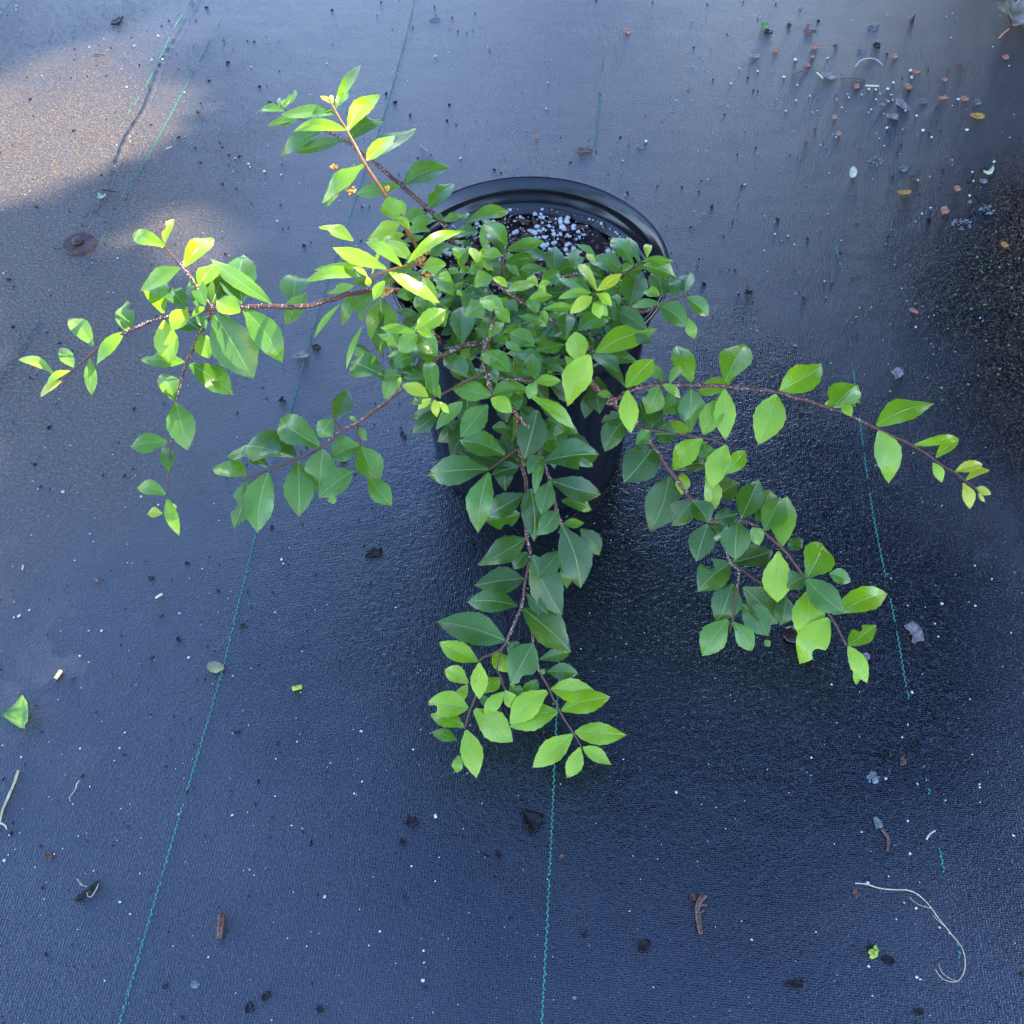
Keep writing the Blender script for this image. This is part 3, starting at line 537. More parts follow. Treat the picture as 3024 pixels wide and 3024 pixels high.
# small filler leaves deep inside the crown, so that little soil shows through it
fr = random.Random(5)
for i in range(230):
    cx = fr.gauss(1480, 240); cy = fr.gauss(960, 120)
    if not (1090 < cx < 1880 and 790 < cy < 1260) or (cx > 1700 and cy > 1040): continue
    an = fr.uniform(0, 6.28); l = fr.uniform(65, 115); z = fr.uniform(.280, .310)
    B = safe(cx, cy, z, .01); T = safe(cx+l*math.cos(an), cy+l*.8*math.sin(an), z+fr.uniform(-.012, .012), .01)
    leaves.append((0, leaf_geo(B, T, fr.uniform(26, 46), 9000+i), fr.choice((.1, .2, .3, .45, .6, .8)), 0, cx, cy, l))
for i in range(50):
    cx = fr.uniform(1270, 1780); cy = fr.uniform(1110, 1360); an = fr.uniform(.2, 2.9); l = fr.uniform(70, 125)
    if cy > 1250 and abs(cx-1530) > 150: continue
    z = .262-(cy-1110)*.00022
    B = safe(cx, cy, z, .004); T = safe(cx+l*math.cos(an), cy+l*math.sin(an), z-.015, .004)
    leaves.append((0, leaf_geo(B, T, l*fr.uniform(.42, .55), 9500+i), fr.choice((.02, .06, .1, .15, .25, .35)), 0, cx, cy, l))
leaves.sort(key=lambda q: -q[0])
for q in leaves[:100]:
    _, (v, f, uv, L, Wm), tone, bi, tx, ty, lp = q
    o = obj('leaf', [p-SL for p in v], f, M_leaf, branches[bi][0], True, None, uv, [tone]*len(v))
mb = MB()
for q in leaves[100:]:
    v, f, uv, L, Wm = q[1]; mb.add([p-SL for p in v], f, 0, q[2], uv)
fo = mb.build('small_leaves', M_leaf, shrub, tone=True); fo['kind'] = 'stuff'

# petals, buds
def flower(px_, py_, z, r, stalk, open_=True, name='dried_flower', label=None):
    c = P(px_, py_, z); mb = MB()
    base = P(stalk[0], stalk[1], stalk[2])
    tube(mb, catmull([base-SL, (base+c)/2-SL+Vector((0, 0, .003)), c-SL], 4), .0006, .0005, 6, 0)
    lump(mb, c-SL, r*.45, (1, 1, 1), .1, 1, ICO2)
    n_ = 7 if open_ else 5
    for k in range(n_):
        an = k/n_*6.283+rnd.random()*.4; d = Vector((math.cos(an), math.sin(an), rnd.uniform(-.1, .9) if open_ else 1.6)).normalized()
        lump(mb, c-SL+d*r*(.75 if open_ else .45), r*.32, (1.3, .8, .6), .35, 1)
    o = mb.build(name, [M_bark_young, M_flower], shrub)
    if label: o['label'] = label
q = px('Z1', 812, 1125); s_ = px('Z1', 832, 1000); flower(q[0], q[1], .385, .0055, (s_[0], s_[1]-28, .415), label='orange dried flower hanging below a lime leaf at the upper left')
q = px('Z1', 1072, 1105); flower(q[0], q[1], .405, .0048, (*px('Z1', 1075, 1165), .395), False, 'flower_bud')
q = px('Z1', 690, 955); flower(q[0], q[1], .40, .004, (*px('Z1', 720, 950), .41))
for x, y in ((1150, 790), (1210, 910), (1165, 1010), (1100, 860)):
    q = px('Z3', x, y); flower(q[0], q[1], .385, .0052, (*px('Z3', 1065, 905), .38))
q = px('Z3', 775, 1175); flower(q[0], q[1], .355, .006, (*px('Z3', 830, 1030), .378))

# ---------------------------------------------------------------- things lying on the cloth
GR = {'G1': (0, 0, .5176), 'G2': (2024, 0, .5176), 'G3': (2024, 1900, .5817), 'G4': (1000, 2024, .5176), 'G5': (0, 2024, .5176), 'G6': (0, 1300, .4658), 'G8': (1200, 0, .5176), 'Z6': (1800, 950, .5952), 'Z8': (300, 1000, .4917), 'Z2': (100, 600, .4141), 'G9': (2300, 900, .569), 'Z7': (1200, 1500, .44), 'Z1': (700, 100, .4141)}
def gp(rg, x, y): a, b, s = GR[rg]; return a+x*s, b+y*s
def region_words(x, y):
    if y < 1000:
        return 'upper left, left of the pot' if x < 1000 else ('top middle, behind the pot' if x < 2024 else 'upper right, right of the pot')
    if y < 2000: return 'left, under the left stems' if x < 1100 else 'right, beyond the right stems'
    return 'lower left, left of the left teal stripe' if x < 560 else ('lower middle, in front of the shrub' if x < 1900 else 'lower right corner area')
CR = {
'G2': [(476,73,5),(247,198,5),(308,392,9),(413,407,12),(562,440,13),(627,341,16),(812,332,9),(638,486,11),(710,548,10),(519,568,7),(633,573,10),(573,633,9),(752,633,7),(726,640,5),(893,613,7),(926,537,7),(933,557,9),(1006,541,9),(1047,510,14),(1086,512,11),(1153,508,14),(1110,535,7),(1174,543,12),(1088,568,10),(1157,578,9),(1183,572,8),(1061,625,8),(1045,641,6),(1131,648,6),(1319,661,10),(1150,730,15),(1240,738,5),(1090,760,6),(1107,790,5),(1134,832,6),(860,782,7),(1355,745,17),(1405,784,12),(1517,215,7),(1754,268,6),(1847,376,6),(1555,568,15),(1523,603,5),(1606,742,15),(1851,785,6),(1760,925,14),(1522,914,6),(1524,940,4),(1636,982,11),(1642,1033,9),(1327,1028,9),(1621,1117,13),(1399,1186,10),(1349,1220,9),(1793,1525,6),(510,1335,9),(586,1347,10),(548,1372,5),(623,1396,8),(450,1430,7),(452,1233,6),(341,1053,7),(154,757,4),(1060,1753,6),(994,1756,6),(793,1605,10),(1314,1867,9),(260,477,11),(1284,403,16),(1290,443,14),(1187,472,13),(1795,92,5),(1256,632,11)],
'G3': [(742,209,9),(1151,249,14),(1445,283,6),(1130,412,7),(1101,477,7),(640,580,8),(1017,687,12),(1177,712,7),(1492,715,9),(1494,731,10),(1456,564,6),(1320,797,6),(1496,806,6),(1129,902,10),(895,958,8),(1140,1068,11),(1666,976,11),(925,1216,14),(1189,1213,5),(1243,1309,5),(1110,1316,9),(1171,1345,12),(1289,1442,10),(1341,1471,8),(1071,1400,7),(663,1465,6),(337,1505,10),(286,1410,5),(931,1640,12),(1174,1695,14),(1193,1706,8),(949,1789,7),(1240,1890,5),(157,833,5),(113,1005,4),(1032,1183,6)],
'G4': [(128,262,14),(134,549,9),(90,617,10),(425,365,9),(553,746,19),(416,1031,9),(551,1117,7),(120,1277,6),(235,1403,11),(173,1484,10),(485,1513,12),(487,1582,10),(482,1683,19),(326,1585,5),(743,1298,5),(946,1378,5),(1191,1105,6),(1723,1105,4),(1796,1722,6),(1660,1288,7),(1926,610,13),(1266,563,6),(1626,422,6),(415,748,6)],
'G5': [(1715,40,6),(15,343,7),(121,410,9),(457,360,9),(683,358,9),(713,269,9),(652,429,6),(513,577,8),(415,677,7),(1019,735,8),(55,854,9),(448,860,7),(25,999,15),(48,967,7),(87,936,5),(310,963,8),(358,931,6),(535,1058,8),(487,1074,5),(799,1073,7),(251,1219,6),(685,1236,13),(743,1305,9),(443,1393,5),(1325,740,13),(1664,799,8),(1724,816,6),(1570,633,7),(1574,419,7),(1886,441,7),(1695,322,7),(1450,1083,6),(1425,1051,7),(1390,1057,5),(1853,1206,15),(1675,1180,6),(1640,1443,6),(1750,1489,7),(1418,1830,17),(1190,1550,9),(988,1487,6),(597,1686,9),(1550,1910,7),(806,871,5),(690,704,5),(1326,274,5),(1059,1007,5)],
'G6': [(448,33,7),(285,48,7),(450,183,5),(210,260,6),(240,310,7),(400,328,16),(498,332,5),(895,358,12),(1004,410,9),(858,223,5),(1357,402,5),(1388,509,5),(306,482,6),(570,594,6),(592,643,7),(474,762,8),(81,800,5),(809,777,6),(839,780,5),(1282,815,8),(1786,756,15),(1796,782,9),(1834,682,5),(90,1024,7),(187,1077,10),(123,1115,21),(87,1124,12),(563,1208,8),(644,1208,13),(1138,1098,10),(506,1368,12),(1196,1378,14),(1592,1445,7),(1475,1495,7),(1347,1545,5),(1746,1092,10),(1464,958,5),(1447,1003,5),(980,1395,5),(203,1302,4),(1915,1338,6)],
'G1': [(93,35,8),(92,56,7),(927,341,12),(865,342,7),(902,205,9),(722,497,7),(765,262,7),(664,829,7),(1052,527,8),(1433,383,11),(1057,779,6),(1532,832,6),(1342,902,8),(1418,936,12),(1427,953,9),(1509,979,15),(1605,997,8),(1328,979,6),(1709,1046,6),(1582,1262,10),(948,1267,6),(918,1267,5),(672,1474,10),(617,1669,6),(629,1664,7),(646,1669,6),(145,1112,6),(655,949,7),(670,1092,5),(1772,541,5),(1866,362,6),(740,780,7),(20,1560,9)],
'G8': [(166,321,10),(808,472,8),(799,620,9),(310,903,12),(1367,807,15),(1237,918,8),(1166,884,6),(1900,393,12),(1838,199,7),(465,267,5),(1635,114,6),(1745,757,5),(1719,1024,6),(1541,574,6)],
'G9': [(1017,1354,9),(1105,1423,8),(847,1552,13),(1019,1562,8),(668,1561,7),(827,1722,8),(1205,1702,7),(810,1655,8),(581,1420,6),(710,117,9),(420,16,6),(478,12,6),(759,1570,5),(1044,69,6),(269,303,6)],
}
gname = {}
crumbs = []
for rg, ls in CR.items():
    for x, y, s in ls:
        X_, Y_ = gp(rg, x, y)
        if any(abs(X_-a)+abs(Y_-b) < 9 for a, b, _ in crumbs): continue
        crumbs.append((X_, Y_, s*GR[rg][2]))
protos = []
for k in range(6):
    mb = MB(); lump(mb, Vector((0, 0, .28)), 1, (1, .78+.1*(k % 3), .62), .28, 0, ICO2)
    o = obj('perlite_crumb', mb.v, mb.f, M_perl, smooth=True); protos.append(o.data); bpy.data.objects.remove(o)
crumbs.sort(key=lambda c: -c[2]); crumb_objs = []
for i, (X_, Y_, s) in enumerate(crumbs[:295]):
    p = P(X_, Y_, 0); depth = (p-Vector((0, 0, H))).dot(fw); r_ = s*depth/F*.47*(1.38 if s < 5 else 1.22)
    o = bpy.data.objects.new('perlite_crumb', protos[i % 6]); COL.objects.link(o); o.location = (p.x, p.y, 0); o.scale = (r_,)*3; o.rotation_euler = (0, 0, rnd.uniform(0, 6.28))
    crumb_objs.append((o, X_, Y_, s))

def flat_piece(name, outline, mat_, label, cat, z=.0012, thick=.0008, curl=.0, seed=0, group=None, jag=0.):
    """an irregular flake traced on the cloth, domed and thickened"""
    pts = [P(x, y, 0) for x, y in outline]; c = sum(pts, Vector())/len(pts)
    dense = []
    for i, p in enumerate(pts):
        q = pts[(i+1) % len(pts)]
        for k in range(4):
            e = p.lerp(q, k/4); e = e+(e-c)*(jag*noise.noise(Vector((e.x*400, e.y*400, seed)))); dense.append(e)
    n = len(dense); v = []; f = []
    rings = (1., .7, .35)
    for layer in (0, 1):
        for rI in rings:
            for p in dense:
                q = c+(p-c)*rI
                zz = z+curl*(rI**2)*(.6+.7*noise.noise(Vector((q.x*70, q.y*70, seed))))+.0012*noise.noise(Vector((q.x*230, q.y*230, seed+4)))*(1 if layer else .3)
                v.append(Vector((q.x, q.y, max(zz, .0006)+(thick if layer else 0))))
        v.append(Vector((c.x, c.y, z+(thick if layer else 0))))
    m1 = 3*n+1
    for layer in (0, 1):
        o_ = layer*m1
        for r_ in range(2):
            for k in range(n):
                a = (o_+r_*n+k, o_+r_*n+(k+1) % n, o_+(r_+1)*n+(k+1) % n, o_+(r_+1)*n+k)
                f.append(a if layer else a[::-1])
        for k in range(n):
            a = (o_+2*n+k, o_+2*n+(k+1) % n, o_+3*n); f.append(a if layer else a[::-1])
    for k in range(n): f.append((k, (k+1) % n, m1+(k+1) % n, m1+k))
    o = obj(name, v, f, mat_); recentre(o); tag(o, label, cat, group); return o
def blob_outline(rg, x, y, rx, ry, ang=0, n=9, jag=.2, seed=0):
    r = random.Random(seed+int(x*7+y)); out = []
    for k in range(n):
        a = k/n*6.283; rr = 1+r.uniform(-jag, jag); u, w = rx*rr*math.cos(a), ry*rr*math.sin(a)
        out.append(gp(rg, x+u*math.cos(ang)-w*math.sin(ang), y+u*math.sin(ang)+w*math.cos(ang)))
    return out
def poly(rg, pts): return [gp(rg, x, y) for x, y in pts]
def strand(name, rg, pts, r0, r1, mat_, label, cat, z=.0012, extra=(), group=None):
    mb = MB()
    for k, pp in enumerate([pts]+list(extra)):
        L_ = [P(*gp(rg, x, y), z+.0009*(1+math.sin(i*1.7+k))) for i, (x, y) in enumerate(pp)]
        tube(mb, catmull(L_, 6), (r0 if k == 0 else r0*.55), (r1 if k == 0 else r1*.6), 6, 0, .12)
    o = mb.build(name, mat_); recentre(o); tag(o, label, cat, group); return o

o = flat_piece('fallen_leaf', poly('G5', [(145,70),(90,128),(60,150),(25,185),(75,222),(125,255),(160,262),(156,240),(172,225),(178,160),(170,115)]), M_fallen, 'torn wedge of green leaf lying near the left edge of the photo', 'leaf', curl=.006, seed=1, z=.002)
flat_piece('fallen_leaf', poly('G6', [(1318,1440),(1330,1420),(1360,1410),(1400,1418),(1425,1438),(1428,1462),(1400,1470),(1380,1484),(1340,1480),(1322,1465)]), M_discleaf, 'small round yellow leaf with grey half lying on the left teal stripe', 'leaf', curl=.003, seed=2, z=.002)
strand('straw', 'G5', [(103,485),(85,545),(45,640),(15,710),(0,775),(-20,830)], .0014, .0009, M_tan, 'long tan straw at the left edge below the torn green leaf', 'straw')
strand('straw', 'G5', [(-8,785),(15,790),(32,805),(38,822)], .0011, .0006, M_palest, 'short curled pale straw end under the long tan straw', 'straw')
mb = MB()
L_ = [P(*gp('G5', x, y), .0025) for x, y in ((430,1225),(475,1190),(510,1160),(562,1120))]
tube(mb, catmull(L_, 5), .0024, .0018, 6, 0, .35)
for pp in ([(455,1135),(500,1150)], [(562,1130),(545,1170),(520,1205),(500,1200),(495,1170),(510,1150)], [(440,1105),(470,1140)]):
    tube(mb, catmull([P(*gp('G5', x, y), .003) for x, y in pp], 5), .0005, .0003, 5, 1)
o = mb.build('bark_scrap', [M_dark, M_tan]); recentre(o); tag(o, 'dark bark scrap with a pale looped root, left of the left teal stripe', 'bark')
strand('twig', 'G5', [(1262,1308),(1258,1370),(1255,1410),(1250,1447)], .0034, .0030, M_chip, 'short straight brown twig right of the left teal stripe', 'twig', z=.003)
for a in [('G5',1518,1770,34,20,-.9,M_dark,'jagged dark bark chip near the bottom edge, left of the bottom middle'),('G5',1830,1850,20,26,.4,M_dark,'rounded dark bark chip near the bottom edge, furthest right of three'),('G5',1425,1840,24,32,.2,M_dark,'dark bark chip with a white crumb on top near the bottom edge'),
          ('G5',283,972,22,26,.5,M_chip,'crumpled brown chip with white crumb at the lower left'),('G4',415,778,34,32,.2,M_dark,'round dark flake left of and in front of the shrub tips'),('G4',365,898,22,22,0,M_dark,'small dark triangular flake below the round dark flake'),
          ('G4',1272,985,24,12,-.5,M_chip,'small dark chip right of the middle teal stripe'),('G3',560,1732,52,26,.15,M_dark,'shiny black pointed chip near the bottom edge, right half'),('G3',1165,515,26,16,.5,M_dark,'dark chip left of the broken teal stripe at the right'),('G3',1100,600,20,24,0,M_chip,'brown chip below a dark chip near the broken teal stripe'),
          ('G3',1010,575,20,18,0,M_dark,'small dark chip on the right, beside the brown chip'),('G3',1275,380,16,22,.3,M_dark,'dark folded chip right of the broken teal stripe'),('G3',1030,1612,28,20,.4,M_dark,'lumpy black chip below the yellow moss'),('G3',940,1540,16,14,0,M_dark,'black chip touching the yellow moss'),
          ('G3',862,1275,16,20,.2,M_chip,'small reddish chip under the start of the long dry root'),('G3',742,248,13,20,0,M_dark,'small dark seed below a white crumb near the right branch tip'),('G3',1188,1872,28,18,.2,M_dark,'flat dark flake at the very bottom right'),('G3',35,1290,18,20,0,M_chip,'brown chip with pale spot beside the knotted twig'),
          ('Z8',1640,1290,50,26,-.15,M_dark,'crumpled black leaf scrap left of the pot front'),('Z8',1290,55,28,18,.1,M_dark,'small dark square flake above the moth shaped dead leaf'),('Z8',1085,378,24,9,.1,M_dark,'dark sliver left of the left teal stripe, under the shrub'),('Z8',1455,742,22,12,0,M_dark,'dark chip half hidden by the lower left leaves'),('Z8',1810,580,26,12,.9,M_dark,'dark sliver on the cloth left of the pot side'),
          ('G1',672,125,36,18,-.7,M_dark,'dark lumpy scrap at the top left near the edge of the sunlit patch'),('G6',960,880,24,14,0,M_dark,'black scrap left of the left teal stripe in mid picture'),('G6',1135,1265,14,18,.3,M_dark,'dark chip just right of a tan leaf sliver'),('G6',1540,1178,18,10,0,M_dark,'dark chip right of the left teal stripe, mid picture'),('G6',1190,785,16,10,0,M_dark,'small dark crumb pair left of the stripe'),('G6',615,890,12,14,0,M_redbr,'small red brown flake at the left'),
          ('G2',472,186,24,14,0,M_dark,'black chip directly below the small green leaf at the top right'),('G2',590,152,13,12,0,M_dark,'small black crumb right of the small green leaf'),('G2',1085,262,26,20,.2,M_dark,'black folded scrap among the debris at the upper right'),('G2',710,182,34,12,.2,M_chip,'dark brown spidery scrap at the top of the debris scatter'),
          ('G2',742,270,22,15,-.2,M_redbr,'rust brown cupped petal in the debris scatter'),('G2',395,323,30,12,.1,M_greyd,'greyish purple petal at the left end of the debris scatter'),('G2',510,290,22,10,0,M_redbr,'thin orange brown petal left of the debris scatter'),('G2',1197,325,20,14,.2,M_redbr,'pinkish brown petal at the top of the debris scatter'),
          ('G2',1265,497,24,18,.2,M_redbr,'broad pinkish brown petal in the middle of the debris scatter'),('G2',1238,598,42,22,.7,M_greyd,'purple grey dead leaf folded in the debris scatter'),('G2',1180,668,34,15,.15,M_greyd,'pale grey brown crumpled flake in the debris scatter'),('G2',820,438,38,17,.2,M_greyd,'flat grey translucent leaf piece in the debris scatter'),
          ('G2',1592,567,22,14,.1,M_redbr,'rust red petal touching a white crumb'),('G2',1470,562,32,8,-.1,M_redbr,'thin dark red petal sliver at the right of the debris scatter'),('G2',1568,390,20,15,0,M_chip,'dark brown folded petal at the upper right'),('G2',1828,332,22,12,.2,M_redbr,'brown petal near the right edge under the big curled leaf'),('G2',1302,1017,36,8,-.1,M_chip,'long dark brown sliver above the orange leaf'),
          ('G2',1550,1079,20,15,.2,M_redbr,'orange petal at the right, above the round rust disc'),('G2',1478,1208,25,24,0,M_redbr,'round rust orange disc with a pale centre at the right'),('G2',874,765,17,12,0,M_redbr,'small rust petal below the debris scatter, with a white crumb'),('G2',851,673,17,12,0,M_redbr,'pale brown petal on the lower left of the debris scatter'),('G2',685,825,13,11,0,M_chip,'dark brown crumb below the debris scatter'),
          ('G2',740,745,12,11,0,M_chip,'dark brown crumb on the faint teal stripe at the upper right'),('G2',975,498,16,13,0,M_redbr,'brown petal just left of two pale stems'),('G2',1315,413,24,9,.1,M_redbr,'brown petal beside two cream crumbs'),('G2',1478,458,17,9,.1,M_redbr,'light brown petal right of the debris scatter'),('G2',1120,600,16,7,.1,M_greyd,'small mauve flake in the debris scatter'),('G2',1300,1780,25,10,.4,M_redbr,'tan petal on the cloth at the right, below mid height'),
          ('G2',855,272,18,8,0,M_chip,'small brown sliver right of the rust cupped petal'),('G2',700,130,12,9,0,M_redbr,'small rust scrap at the top of the photo'),('G2',697,375,16,9,0,M_redbr,'rust petal on the faint teal stripe'),('G2',720,326,16,9,0,M_redbr,'rust petal above another on the faint teal stripe'),('G2',1622,1158,11,9,0,M_redbr,'pink brown fleck below a white crumb at the right'),
          ('G2',1165,560,16,8,0,M_chip,'dark flake between white crumbs'),('G2',860,572,9,8,0,M_redbr,'small rust crumb left of the white crumbs'),('G2',355,1612,12,11,0,M_chip,'brown crumb right of the potted shrub'),('G2',362,1672,22,11,.1,M_dark,'black sliver below the brown crumb right of the shrub'),('Z6',1425,255,26,30,.4,M_greyd,'crumpled mauve brown dead leaf below the debris scatter, right'),
          ('Z6',1220,362,18,14,0,M_chip,'dark chip behind the bitten leaf of the right stem'),('G8',1015,862,48,16,.1,M_chip,'clump of brown crumbs behind the pot, beside a faint teal stripe'),('G8',1262,182,20,12,.5,M_redbr,'light brown triangular flake at the top middle'),('G8',740,788,13,9,0,M_redbr,'orange brown fleck behind the pot'),
          ('Z6',985,1712,22,16,.6,M_dark,'dark chip under the right branch tip'),('Z6',1275,1660,20,12,.8,M_greyd,'grey flake half hidden by the right branch tip leaves'),('G4',840,970,10,12,0,M_dark,'small dark bead in front of the shrub, mid left'),('G4',912,968,20,18,.2,M_dark,'dark chip in front of the shrub, left of the middle stripe'),('G4',377,1207,13,15,0,M_dark,'small round dark chip in the lower middle'),
          ('G4',1402,1425,9,20,.3,M_dark,'thin dark curved chip right of the middle teal stripe'),('G4',496,1622,16,14,0,M_chip,'small brown crumb between white crumbs in a short row'),('G4',1345,1785,14,9,0,M_greyd,'pale brown fleck at the bottom, right of the middle stripe')]:
    rg, x, y, rx, ry, an, mm, lab = a
    nm = 'petal' if mm is M_redbr else ('dead_leaf' if mm is M_greyd else 'bark_chip')
    flat_piece(nm, blob_outline(rg, x, y, rx, ry, an, 9, .28), mm, lab, nm.replace('_', ' '), curl=.0016 if mm is not M_dark else .0008, seed=x % 17, z=.0008, thick=.0007 if mm is not M_dark else .0014, jag=.25)
flat_piece('dead_leaf', poly('G4', [(1028,690),(1048,715),(1085,722),(1165,745),(1168,770),(1150,800),(1130,830),(1112,862),(1100,845),(1060,838),(1068,815),(1050,765)]), M_dark, 'black wet triangular dead leaf in front of the shrub by the middle teal stripe', 'dead leaf', curl=.005, seed=3, z=.002, jag=.08)
flat_piece('dead_leaf', blob_outline('G4', 1742, 1490, 40, 38, .2, 11, .18), M_dark, 'flat grey see-through leaf scrap at the lower right of the middle stripe', 'dead leaf', curl=.001, z=.0012, thick=.0005, seed=4)
flat_piece('dead_leaf', poly('Z6', [(1452,1520),(1480,1505),(1500,1497),(1530,1520),(1552,1560),(1555,1590),(1520,1595),(1505,1612),(1490,1600),(1500,1570),(1485,1555),(1478,1530)]), M_greyd, 'curved grey brown dead leaf just right of the right teal stripe', 'dead leaf', curl=.004, seed=5, z=.002, jag=.1)
flat_piece('seed_pod', blob_outline('Z6', 912, 1562, 60, 44, .15, 12, .05), simple('dark wet seed', (.018, .009, .009), (.06, .03, .03), .15, 80, .2), 'glossy dark brown oval pod in a puddle under the right branch', 'seed pod', curl=-.0035, seed=6, z=.006, thick=.002)
flat_piece('dead_leaf', poly('Z8', [(1148,118),(1175,100),(1205,85),(1240,82),(1250,108),(1245,128),(1200,132),(1155,130)]), M_greyd, 'mauve moth shaped dead leaf on the left teal stripe, left of the pot', 'dead leaf', curl=.004, seed=7, z=.002)
flat_piece('dead_leaf', poly('G3', [(948,890),(965,885),(990,905),(1000,935),(985,945),(970,935),(965,950),(955,920)]), M_lichen, 'grey green leaf scrap touching a thin brown twig at the right', 'dead leaf', curl=.002, seed=8)
strand('twig', 'G3', [(1000,945),(1015,965),(1030,1000),(1025,1055)], .0022, .0010, M_chip, 'thin curved brown twig at the right under a grey green scrap', 'twig')
strand('twig', 'G3', [(98,1278),(72,1310),(62,1350),(66,1400),(72,1440),(80,1477)], .0030, .0022, M_chip, 'knotted dark twig in the lower right half, nearly upright', 'twig', z=.003, extra=([(72,1330),(95,1325),(103,1335)], [(68,1370),(92,1352)]))
strand('dry_root', 'G3', [(862,1217),(915,1222),(990,1243),(1060,1250),(1130,1253),(1180,1275),(1225,1315),(1250,1345),(1285,1395),(1330,1450),(1370,1500),(1402,1540),(1418,1590),(1420,1640),(1410,1680),(1385,1712),(1350,1718),(1310,1705),(1285,1680),(1270,1655)], .0006, .0003, M_straw,
       'long pale dry root curling into a hook at the lower right', 'dry root', extra=([(1250,1345),(1200,1332),(1160,1310),(1137,1287)], [(1375,1505),(1320,1440),(1280,1405),(1255,1378)], [(1385,1716),(1340,1700),(1300,1665),(1285,1625)]))
strand('straw', 'G3', [(1224,995),(1240,970),(1268,950)], .0009, .0007, M_palest, 'short pale green stem beside the broken right stripe', 'straw')
strand('straw', 'G2', [(970,378),(1000,345),(1045,332),(1090,340),(1125,370)], .0009, .0006, M_palest, 'thin arched pale stem in the debris scatter', 'straw')
strand('straw', 'G2', [(1028,488),(1065,489),(1104,490)], .0014, .0012, M_cream, 'straight pale stem in the middle of the debris scatter', 'straw')
strand('straw', 'G2', [(752,415),(770,430),(785,447)], .0013, .0011, M_cream, 'short white stem on the grey leaf piece in the debris', 'straw')
strand('twig', 'G2', [(890,452),(930,445),(975,450),(1026,457)], .0016, .0009, M_chip, 'thin brown twig with a knob in the debris scatter', 'twig')
strand('twig', 'G2', [(608,430),(640,412),(690,402)], .0013, .0009, M_chip, 'faint brown twig on the left of the debris scatter', 'twig')
strand('twig', 'G2', [(1272,125),(1290,105),(1305,85)], .0014, .0022, M_chip, 'small dark twig with a knob at the top right', 'twig')
strand('straw', 'G1', [(538,308),(570,311),(600,309)], .0012, .0010, M_chip, 'short red brown stem in the sunlit patch', 'straw')
strand('straw', 'G1', [(945,850),(962,843),(980,838)], .0010, .0009, M_palest, 'short pale stem just below the sunlit patch', 'straw')
strand('twig', 'G1', [(582,1080),(620,1088),(682,1095)], .0012, .0006, M_dark, 'thin dark twig beside the tiny pale weed', 'twig')
strand('straw', 'G5', [(452,545),(436,565),(432,590),(410,620),(395,640),(400,660)], .0005, .0003, M_straw, 'fine wavy pale thread of root at the lower left', 'straw')
strand('straw', 'G6', [(1028,975),(1008,985),(986,1000)], .0015, .0012, M_cream, 'short cream stem left of the left teal stripe', 'straw')
strand('straw', 'G6', [(386,1462),(372,1482),(350,1512)], .0022, .0026, M_tan, 'tan leaf sliver above the torn green leaf', 'straw')
strand('straw', 'G6', [(1856,1575),(1885,1568),(1912,1562)], .0030, .0026, M_moss, 'pale green stub left of the front branch tips', 'straw')
strand('straw', 'G6', [(146,795),(142,818)], .0010, .0009, M_cream, 'tiny upright cream stem at the left', 'straw')
strand('straw', 'G8', [(82,832),(104,850),(128,866)], .0012, .0009, M_greyd, 'thin grey sliver behind the shrub at the top', 'straw')
for a in [('G2',955,995,22,32,.1,M_cream,'cream teardrop petal right of the pot'),('G2',1245,1107,42,13,-.05,M_orange,'bright orange elongated leaf right of the pot'),('G2',1662,672,42,16,.15,M_orange,'yellow edged curled leaf at the right'),('G2',448,153,26,17,.25,M_fallen,'small pale green oval leaf at the top right'),
          ('G2',1815,1405,22,14,.4,M_orange,'small yellow leaf near the right edge')]:
    rg, x, y, rx, ry, an, mm, lab = a
    flat_piece('fallen_petal' if mm is M_cream else 'fallen_leaf', blob_outline(rg, x, y, rx, ry, an, 12, .08), mm, lab, 'petal' if mm is M_cream else 'leaf', curl=.004, seed=x % 13, z=.0015)
flat_piece('fallen_petal', poly('G2', [(1752,952),(1757,975),(1748,995),(1725,1002),(1700,992),(1697,980),(1720,985),(1738,972)]), M_cream, 'cream crescent petal near the right edge', 'petal', curl=.003, seed=9)
lf = flat_piece('curled_leaf', poly('G2', [(1755,75),(1800,65),(1822,25),(1845,15),(1865,45),(1910,30),(1960,60),(1990,150),(1940,205),(1890,200),(1855,185),(1845,160),(1830,110),(1800,85)]), M_gleaf, 'big curled brown and green dead leaf in the top right corner', 'leaf', curl=.02, seed=10, z=.003, jag=.06)
strand('twig', 'G2', [(1790,218),(1815,190),(1845,165)], .0014, .0018, M_redbr, 'leaf stalk poking from the big curled leaf in the corner', 'twig')
mb = MB()
for k in range(16):
    x, y = gp('G3', 955+rnd.gauss(0, 9), 1568+rnd.gauss(0, 16)); lump(mb, P(x, y, .002), rnd.uniform(.0012, .0026), rough=.4)
o = mb.build('moss_tuft', M_moss); recentre(o); tag(o, 'yellow green tuft of moss at the lower right', 'moss')
mb = MB()
for k in range(9):
    a = k*2.4; kk = (.25+.75*rnd.random()); x, y = gp('G1', 575+30*kk*math.cos(a), 1116+17*kk*math.sin(a)); p = P(x, y, .003)
    lump(mb, p, .0017, (1.4, .8, .4), .15, 0); tube(mb, [P(*gp('G1', 572, 1135), .001), p], .0005, .0004, 5, 0)
o = mb.build('weed_seedling', simple('pale green seedling', (.3, .42, .28), (.5, .62, .42), .6)); recentre(o); tag(o, 'tiny pale green weed seedling left of the shrub', 'weed')
